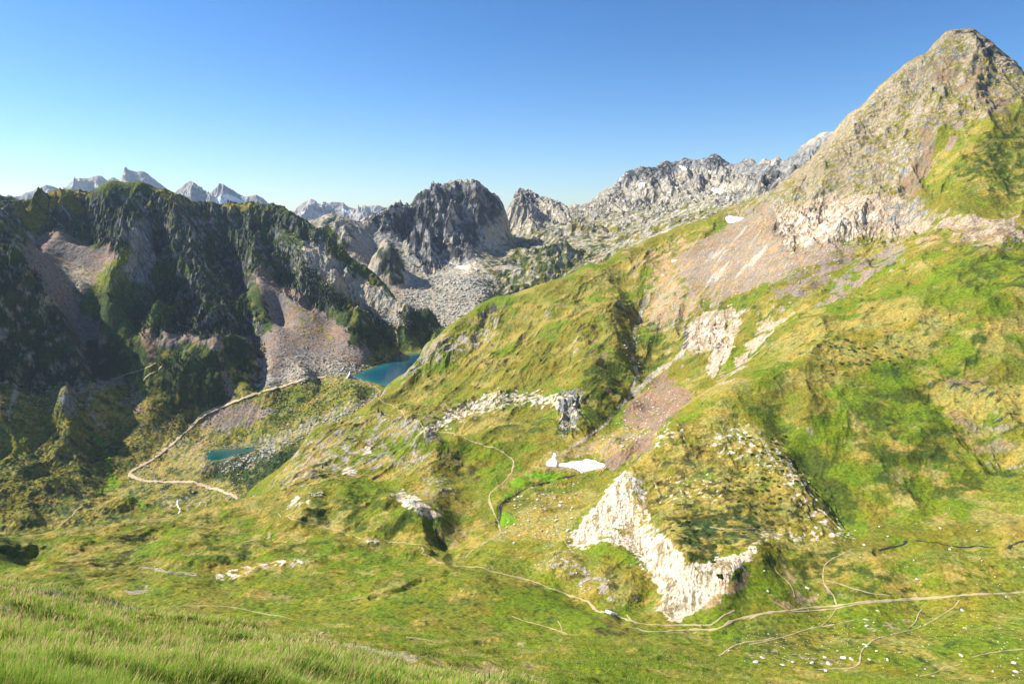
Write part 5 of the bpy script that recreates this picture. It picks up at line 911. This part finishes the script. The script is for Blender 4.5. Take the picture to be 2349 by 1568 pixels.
def put_rock(sheet, x, y, s, label, group, grey=False):
    o = bpy.data.objects.new('boulder', (RM2 if grey else RM)[rng.integers(8)]); COL.objects.link(o)
    o.location = (x, y, float(at_sheet(sheet, x, y))+s*.12); o.scale = tuple(s*rng.uniform(.8, 1.15, 3)); o.rotation_euler = (rng.uniform(-.3, .3), rng.uniform(-.3, .3), rng.uniform(0, 6.3))
    w = sized(s, (.45, .8, 1.3, 2.), ('tiny', 'small', 'middling', 'big', 'huge')); fl = 'flat' if o.scale[2] < .9*s else 'tall' if o.scale[2] > 1.08*s else 'rounded'
    return tag(o, w+' '+fl+' '+('grey' if grey else 'pale')+' stone '+where(*o.location), 'boulder', group)
def pick(sheet, polys, n, bias=1.0, fe=6):          # random visible-ground spots inside outlines
    sh = SHEETS[sheet]; u, v = sh['uf'].ravel(), sh['vf'].ravel(); acc = {}
    i = []; w = []
    vis = sh['vis'].ravel()
    for p in polys: ii, r = samp_i(poly_mask(p, fe), u, v); kk = vis[ii]; i.append(ii[kk]); w.append(r[kk])
    i = np.concatenate(i); w = np.concatenate(w); N = sh['x'].shape[1]; X, Y = sh['x'].ravel(), sh['y'].ravel()
    dd = sh['d'].ravel()[i]; j = np.minimum(i+N, len(X)-1); ar = np.hypot(X[j]-X[i], Y[j]-Y[i])*dd; w = w*ar**bias; k = rng.choice(len(i), n, p=w/w.sum()); i = i[k]
    f = rng.uniform(0, 1, n); g = rng.uniform(0, 1, n); j = np.minimum(i+N, len(X)-1); j2 = np.minimum(i+1, len(X)-1)
    return X[i]+(X[j]-X[i])*f+(X[j2]-X[i])*g, Y[i]+(Y[j]-Y[i])*f+(Y[j2]-Y[i])*g
MR = [P(1900,1280,2348,1260,2348,1568,1720,1520,1640,1480,1900,1400,2100,1380), P(1720,1370,1960,1350,1960,1395,1720,1400)]
spots = T13(985,1230,1008,1250,1090,1290,810,1350,375,1385,690,1400,650,1455,1435,675,1100,945,1715,425,1000,1020,1010,1075,1820,940,1180,1365,1025,1360,645,1340,880,1360,535,1388,500,755,130,605,160,775,980,385,1570,1500,2265,1392,2290,1470,1810,1330,1290,1305,570,235,1185,310,1945,262,1630,238,1110,225,1405,512,285,1405,60,1380,110,1345,575,330)
for k, (u, v) in enumerate(spots):
    x, y, z = hit('mountain', u, v); put_rock('mountain', x, y, rng.uniform(.8, 1.7), 'pale boulder lying in the grass of the lower right meadow', 'pale stones in the right meadow')
for k, (x, y) in enumerate(zip(*pick('mountain', MR, 70))): put_rock('mountain', x, y, .3+.5*rng.uniform()**2, 'pale boulder lying in the grass of the lower right meadow', 'pale stones in the right meadow')
for k, (x, y) in enumerate(zip(*pick('mountain', [P(1180,1130,1300,1100,1330,1200,1310,1260,1250,1260,1150,1230), P(1250,1040,1480,1000,1450,1040,1300,1060)], 34))): put_rock('mountain', x, y, rng.uniform(.5, 1.1), 'stone scattered on the dry slope around the basin with the snow patch', 'stones around the snowy basin')
for k, (x, y) in enumerate(zip(*pick('mountain', [P(1250,1290,1420,1330,1420,1400,1330,1360), P(1200,1250,1300,1270,1290,1330,1200,1310)], 20))): put_rock('mountain', x, y, rng.uniform(.5, 1.0), 'stone below the rocky bank left of the white slabs', 'stones below the bank by the slabs')
for k, (x, y) in enumerate(zip(*pick('valley', [P(300,1080,460,960,540,1000,560,1120,340,1130), P(60,890,240,890,200,940,60,940), P(700,870,790,870,780,900,700,900)], 70))): put_rock('valley', x, y, rng.uniform(1.0, 2.4), 'grey boulder on the valley floor beside the gravel road', 'boulders on the valley floor', True)
def stuff_rocks(name, sheet, polys, n, s0, s1, mat, power=2.5, bias=1.):
    x, y = pick(sheet, polys, n, bias); z = at_sheet(sheet, x, y); s = s0+(s1-s0)*rng.uniform(0, 1, n)**power; ang = rng.uniform(0, 6.3, n); VV = []; FF = []; o_ = 0
    for k in range(n):
        v, f = RL_[k % 8]; c, q = math.cos(ang[k]), math.sin(ang[k]); w = v*s[k]; VV.append(np.c_[w[:, 0]*c-w[:, 1]*q+x[k], w[:, 0]*q+w[:, 1]*c+y[k], w[:, 2]+z[k]+s[k]*.1]); FF.append(f+o_); o_ += len(v)
    o = mesh_np(name, np.concatenate(VV), np.concatenate(FF), mat, smooth=False); o['kind'] = 'stuff'; return o
o = stuff_rocks('meadow_stones', 'mountain', MR+[P(1640,1440,1900,1400,1960,1480,1700,1490)], 1000, .10, .4, m_rock); tag(o, 'small pale stones strewn over the lower right meadow', 'stones')
o = stuff_rocks('slope_stones', 'mountain', [scree_b, P(1500,640,1620,690,1560,760,1480,760), P(1440,690,1500,690,1480,860,1440,860), P(1490,880,1590,900,1500,990,1400,1060,1250,1060,1420,970), P(1770,620,1900,560,1960,560,1850,690), P(1180,1130,1330,1090,1310,1260,1150,1230)], 2600, .4, 2.2, m_rock, 4); tag(o, 'loose stones on the scree slopes and in the gully of the green mountain', 'stones')
o = stuff_rocks('boulder_field', 'granite', [P(1000,640,1100,630,1140,660,1110,690,1060,730,1010,760,950,730,920,690,960,640), P(760,600,860,640,940,730,960,745,900,720,800,660)], 4200, 1.2, 8.5, m_bould, 4.5); tag(o, 'grey boulder field spreading below the dark dome', 'boulder field')
o = stuff_rocks('boulder_strip', 'valley', [P(610,1030,720,985,870,905,872,915,760,975,640,1025,600,1040), P(600,1045,640,1025,600,1060,520,1078,490,1076), P(700,590,830,690,940,740,900,745,800,690,700,620), P(700,850,840,835,830,850,720,870,600,890)], 2800, .6, 4.2, m_bould, 3); tag(o, 'strip of pale blocks running from the big lake down past the small one', 'boulder strip')
o = stuff_rocks('valley_stones', 'valley', [P(280,1080,460,960,700,860,860,880,700,960,560,1130,300,1130), P(0,880,240,880,230,960,0,960), P(100,600,210,600,210,680,150,690), P(620,700,840,820,640,880)], 3800, .5, 2.6, m_bould, 4); tag(o, 'scattered stones over the valley floor and the screes above it', 'stones')

# --- conifers: jagged tiers of drooping branches round a trunk
def conifer(seed, tiers=7, n=9):
    g = np.random.default_rng(seed); V3 = []; F3 = []; lean = g.uniform(-.03, .03, 2)
    for k in range(tiers):
        z0 = .08+.86*k/tiers; r = .23*(1-k/tiers)**.8*g.uniform(.8, 1.15)+.02; h = .26*(1-.4*k/tiers); off = g.uniform(0, 6.3)
        for j in range(n):                # each branch a folded leaf-like blade
            a = off+j*6.283/n+g.uniform(-.2, .2); rr = r*g.uniform(.65, 1.25); w = .32; b = len(V3)
            V3 += [(0, 0, z0+h), (rr*.6*math.cos(a-w), rr*.6*math.sin(a-w), z0+.05), (rr*math.cos(a), rr*math.sin(a), z0-.02), (rr*.6*math.cos(a+w), rr*.6*math.sin(a+w), z0+.05)]; F3 += [(b, b+1, b+2), (b, b+2, b+3)]
    V3 = np.array(V3); V3[:, :2] += V3[:, 2:3]*lean
    T = []; b = len(V3)
    for z, r in ((-.06, .03), (.9, .006)): T += [(r*math.cos(a)+lean[0]*z, r*math.sin(a)+lean[1]*z, z) for a in np.arange(5)*1.2566]
    TF = [(i, (i+1) % 5, 5+(i+1) % 5) for i in range(5)]+[(i, 5+(i+1) % 5, 5+i) for i in range(5)]
    return V3, np.array(F3), np.array(T), np.array(TF)
m_leaf = simple('conifer_needles', (.030, .050, .018), .85, .15, .6, .4); m_bark = simple('bark', (.10, .07, .05), .95, .1, 3, .2)
CF = [conifer(k) for k in range(6)]; CM = []
for v, f, t, tf in CF:
    a = mesh_np('crown', v, f, m_leaf, smooth=False); b = mesh_np('trunk', t, tf, m_bark, smooth=False); CM.append((a.data, b.data)); bpy.data.objects.remove(a); bpy.data.objects.remove(b)
def put_tree(sheet, x, y, h, label, group, k=None):
    k = rng.integers(6) if k is None else k; r = bpy.data.objects.new('conifer', None); COL.objects.link(r); r.location = (x, y, float(at_sheet(sheet, x, y))); r.scale = (h*rng.uniform(.9, 1.2),)*2+(h,); r.rotation_euler = (0, 0, rng.uniform(0, 6.3))
    for nm, me in zip(('crown', 'trunk'), CM[k]): c = bpy.data.objects.new(nm, me); COL.objects.link(c); c.parent = r
    if group: label = sized(h, (6.5, 8, 9.5), ('short', 'middling', 'tall', 'very tall'))+' dark conifer '+where(*r.location)
    tag(r, label, 'conifer', group); return r
for (u, v), s, h, l in ((T6(620,1222)[0], 'mountain', 7, 'lone dark conifer on the grassy slope above the sheep'), (T6(655,1197)[0], 'mountain', 5, 'smaller conifer just right of the lone one above the sheep'), (T6(1095,745)[0], 'mountain', 9, 'dark conifer on the green slope below the footpath bend'), (T6(1125,755)[0], 'mountain', 6, 'second conifer beside the one below the footpath bend'),
        (T6(440,832)[0], 'valley', 8, 'conifer among the rocks left of the boulder strip'), (T6(520,858)[0], 'valley', 7, 'conifer on the boulder strip between the lakes'), (T6(710,692)[0], 'valley', 6, 'conifer on the slope under the mountain hut'), (T6(935,348)[0], 'valley', 8, 'conifer beside the path left of the big lake'), (T6(905,350)[0], 'valley', 6, 'small conifer behind the hut near the lake path'), (T6(595,375)[0], 'valley', 7, 'conifer on the rise where the gravel road ends')):
    x, y, z = hit(s, u, v); put_tree(s, x, y, h, l, None)
KN = [P(365,830,400,815,510,815,520,900,515,930,410,935,370,900), P(500,790,600,785,605,855,540,860), P(797,750,906,748,905,798,810,798), P(914,708,1003,706,1008,768,930,768), P(200,790,290,780,290,850,210,870)]
FO = KN+[P(-20,600,80,620,150,740,190,860,60,870,-20,860), P(380,640,480,660,560,690,620,745,500,775,380,765), P(700,600,790,690,800,710,700,690,640,640), P(600,540,680,560,700,600,620,600), P(290,740,420,680,420,760,330,770), P(420,560,560,560,560,660,440,640)]
for x, y in zip(*pick('valley', KN, 120)): put_tree('valley', x, y, rng.uniform(6, 11), 'small dark conifer among many on the wooded knolls in the left valley', 'conifers on the wooded knolls')
for x, y in zip(*pick('granite', [P(1030,740,1090,710,1190,665,1200,672,1080,730), P(860,590,905,590,925,640,900,660), P(960,760,1010,750,1000,770)], 30)): put_tree('granite', x, y, rng.uniform(7, 12), 'dark conifer in the belt of trees at the foot of the granite slope', 'conifers at the foot of the granite slope')
x, y = pick('valley', FO, 3300); z = at_sheet('valley', x, y); hs = rng.uniform(4, 9.5, len(x)); an = rng.uniform(0, 6.3, len(x)); VV = []; FF = []; o_ = 0
for k in range(len(x)):
    v, f = CF[k % 6][:2]; c, q = math.cos(an[k]), math.sin(an[k]); w = v*hs[k]; VV.append(np.c_[w[:, 0]*c-w[:, 1]*q+x[k], w[:, 0]*q+w[:, 1]*c+y[k], w[:, 2]+z[k]]); FF.append(f+o_); o_ += len(v)
o = mesh_np('conifer_wood', np.concatenate(VV), np.concatenate(FF), m_leaf, smooth=False, kind='stuff'); tag(o, 'dark conifer wood clinging to the shaded cliffs on the left', 'wood')

# --- low cushions of juniper and rhododendron
def cushion(seed):
    g = np.random.default_rng(seed); n = 260; a = g.uniform(0, 6.283, n); e = np.arcsin(g.uniform(0, 1, n)); r = g.uniform(.75, 1.1, n)*(1+.25*np.sin(a*3+seed)); c = np.c_[np.cos(a)*np.cos(e)*r, np.sin(a)*np.cos(e)*r, np.sin(e)*.5*r]
    s = .16; d1 = g.normal(size=(n, 3)); d1 /= np.linalg.norm(d1, axis=1)[:, None]; d2 = np.cross(d1, c); d2 /= np.linalg.norm(d2, axis=1)[:, None]+1e-6
    v = np.stack([c-d1*s, c+d2*s, c+d1*s, c-d2*s], 1).reshape(-1, 3); f = np.arange(n*4).reshape(n, 4)
    return v, f
m_bush = simple('juniper', (.050, .080, .014), .9, .1, .8, .4); BM = []; BS = [cushion(k) for k in range(5)]
for v, f in BS: a = mesh_np('shrub', v, f, m_bush, smooth=False); BM.append(a.data); bpy.data.objects.remove(a)
for x, y in zip(*pick('mountain', [P(1540,1190,1700,1150,1760,1200,1720,1240,1640,1285,1570,1290), P(1640,1080,1850,1080,1880,1180,1700,1180), P(1700,960,1800,1000,1840,1080,1700,1050), P(1900,780,2050,760,2100,840,1900,870)], 120)):
    o = bpy.data.objects.new('shrub', BM[rng.integers(5)]); COL.objects.link(o); s = rng.uniform(.8, 1.9); o.location = (x, y, float(at_sheet('mountain', x, y))); o.scale = (s*1.3, s, s*.8); o.rotation_euler = (0, 0, rng.uniform(0, 6.3)); tag(o, sized(s, (1.0, 1.3, 1.6), ('tiny', 'small', 'middling', 'wide'))+' dark green cushion shrub '+where(*o.location), 'shrub', 'cushion shrubs on the knoll')
x, y, z = hit('mountain', 1651.8, 1322); o = bpy.data.objects.new('shrub', BM[0]); COL.objects.link(o); o.location = (x, y, z); o.scale = (2.0, 2.0, 3.0); tag(o, 'round green bush growing alone on the white slabs', 'bush')
def stuff_bush(name, sheet, polys, n, s0, s1, label):
    x, y = pick(sheet, polys, n, 1.); z = at_sheet(sheet, x, y); VV = []; FF = []; o_ = 0; ss = rng.uniform(s0, s1, n)
    for k in range(n): v, f = BS[k % 5]; v = v.reshape(-1, 4, 3)[::3].reshape(-1, 3)*[ss[k]*1.2, ss[k], ss[k]]+[x[k], y[k], z[k]]; VV.append(v); FF.append(np.arange(len(v)).reshape(-1, 4)+o_); o_ += len(v)
    o = mesh_np(name, np.concatenate(VV), np.concatenate(FF), m_bush, smooth=False, kind='stuff'); tag(o, label, 'scrub')
stuff_bush('scrub', 'valley', [P(160,680,340,640,420,700,360,790,200,760), P(570,1027,680,1035,627,1092,560,1120,480,1090), P(640,890,820,880,860,900,700,960,560,1000), P(0,900,300,900,460,1000,280,1080,0,1200), P(350,930,520,930,440,1000,340,980), P(640,830,800,810,830,830,700,860)], 3800, .7, 2.0, 'dark scrub and rhododendron covering the valley slopes')

# --- grass in the foreground
def blades(n, dmin, dmax, hmin, hmax, wk, seed, colors, lean=.5, seeds=False, sheet='foreground', umax=1350):
    g = np.random.default_rng(seed); a0, a1 = AZL(-300, 1500), AZL(umax, 1560)
    az = g.uniform(a0, a1, n); d = np.exp(g.uniform(math.log(dmin), math.log(dmax), n)) if not seeds else dmin+(dmax-dmin)*g.uniform(0, 1, n)**.9
    x, y = d*np.sin(az), d*np.cos(az); cl = fbm(x/1.3, y/1.3, 3, 5); keep = g.uniform(-.9, .6, n) < cl+(.2 if not seeds else -.1); x, y, d, cl = x[keep], y[keep], d[keep], cl[keep]; n = len(x)
    z = at_sheet(sheet, x, y); big = fbm(x/5, y/5, 3, 15)
    h = g.uniform(hmin, hmax, n)*(1+.5*cl); th = g.normal(.25, .75, n); ln = lean*g.uniform(.3, 1.3, n)*h; w = wk*d*g.uniform(.7, 1.3, n)
    dx, dy = np.cos(th)*ln, np.sin(th)*ln*.6; px, py = np.cos(th+1.57+g.normal(0, .5, n)), np.sin(th+1.57); 
    rows = []
    prof = ((0, 0, 1.0), (.45, .22, .85), (.8, .6, .5), (1.0, 1.0, .05)) if not seeds else ((0, 0, .35), (.55, .3, .3), (.62, .36, 1.5), (.85, .7, 1.7), (.98, 1.05, .2))
    for f, b, ww in prof:
        cx, cy, cz = x+dx*b, y+dy*b, z+h*f-.02
        rows += [np.c_[cx-px*w*ww, cy-py*w*ww, cz], np.c_[cx+px*w*ww, cy+py*w*ww, cz]]
    k = len(rows); V3 = np.stack(rows, 1).reshape(-1, 3); b = (np.arange(n)*k)[:, None]
    q = np.concatenate([b+np.array([[2*i, 2*i+1, 2*i+3, 2*i+2]]) for i in range(k//2-1)])
    c0, c1, c2 = (np.array(c) for c in colors); t = np.clip(.5+big*1.1+g.normal(0, .25, n), 0, 1)[:, None]; col = c0*(1-t)+c1*t; dr = g.uniform(0, 1, n) < .16+.25*np.clip(-big, 0, 1); col[dr] = c2*g.uniform(.7, 1.1, (dr.sum(), 1))
    return V3, q, np.repeat(col, k, 0)
m_grass = bpy.data.materials.new('grass_blades'); m_grass.use_nodes = True; N_ = m_grass.node_tree.nodes; b_ = N_['Principled BSDF']; b_.inputs['Roughness'].default_value = .55; b_.inputs['Specular IOR Level'].default_value = .25
at_ = N_.new('ShaderNodeAttribute'); at_.attribute_name = 'cover'; m_grass.node_tree.links.new(at_.outputs['Color'], b_.inputs['Base Color'])
tr_ = N_.new('ShaderNodeBsdfTranslucent'); mxs = N_.new('ShaderNodeMixShader'); mxs.inputs[0].default_value = .35; m_grass.node_tree.links.new(at_.outputs['Color'], tr_.inputs[0])
L_ = m_grass.node_tree.links; L_.new(b_.outputs[0], mxs.inputs[1]); L_.new(tr_.outputs[0], mxs.inputs[2]); L_.new(mxs.outputs[0], N_['Material Output'].inputs[0])
v, q, c = blades(360000, 7, 50, .12, .27, .0004, 3, ((.16, .31, .025), (.33, .45, .065), (.62, .50, .20)))
o = mesh_np('grass', v, q, m_grass, c, 'stuff', False); tag(o, 'long wind-blown green grass on the near slope at lower left', 'grass')
v, q, c = blades(24000, 7.5, 45, .20, .40, .00042, 9, ((.42, .30, .14), (.55, .43, .22), (.30, .19, .09)), .4, True)
o = mesh_np('grass_seed_heads', v, q, m_grass, c, 'stuff', False); tag(o, 'tan seed heads nodding above the long grass at lower left', 'seed heads')

v, q, c = blades(110000, 58, 172, .18, .42, .00040, 13, ((.15, .23, .03), (.24, .29, .05), (.42, .35, .16)), .6, False, 'hillside', 2600)
o = mesh_np('hillside_grass', v, q, m_grass, c, 'stuff', False); tag(o, 'rough tufted grass on the hillside strip along the bottom edge', 'grass')

# ------------------------------------------------------------------ air
hz_m = bpy.data.materials.new('air'); hz_m.use_nodes = True; N_ = hz_m.node_tree.nodes; N_.clear(); pv = N_.new('ShaderNodeVolumePrincipled'); mo = N_.new('ShaderNodeOutputMaterial'); hz_m.node_tree.links.new(pv.outputs[0], mo.inputs['Volume'])
pv.inputs['Color'].default_value = (.62, .78, 1, 1); pv.inputs['Density'].default_value = 2.7e-5; pv.inputs['Anisotropy'].default_value = .1
hb = poly_obj('haze', *box(-9500, 9500, -300, 13600, -560, 1290), hz_m); hb['kind'] = 'stuff'; tag(hb, 'thin blue summer haze filling the air between the ranges', 'haze')
ORD = ['leftmost', 'second', 'third', 'fourth', 'fifth', 'sixth', 'seventh', 'eighth', 'ninth', 'tenth', 'eleventh', 'twelfth', 'thirteenth', 'fourteenth', 'fifteenth', 'sixteenth', 'seventeenth', 'eighteenth', 'nineteenth', 'twentieth']

byl = {}
for o in COL.objects:
    if o.parent is None and 'label' in o.keys(): byl.setdefault(o['label'], []).append(o)
for l, os_ in byl.items():
    if len(os_) < 2: continue
    os_.sort(key=lambda o: o.location.x/o.location.y)
    for i, o in enumerate(os_[:20]): o['label'] = l+(', the leftmost' if i == 0 else ', '+ORD[i]+' from left')
print('all done', round(time.time()-T0, 1))
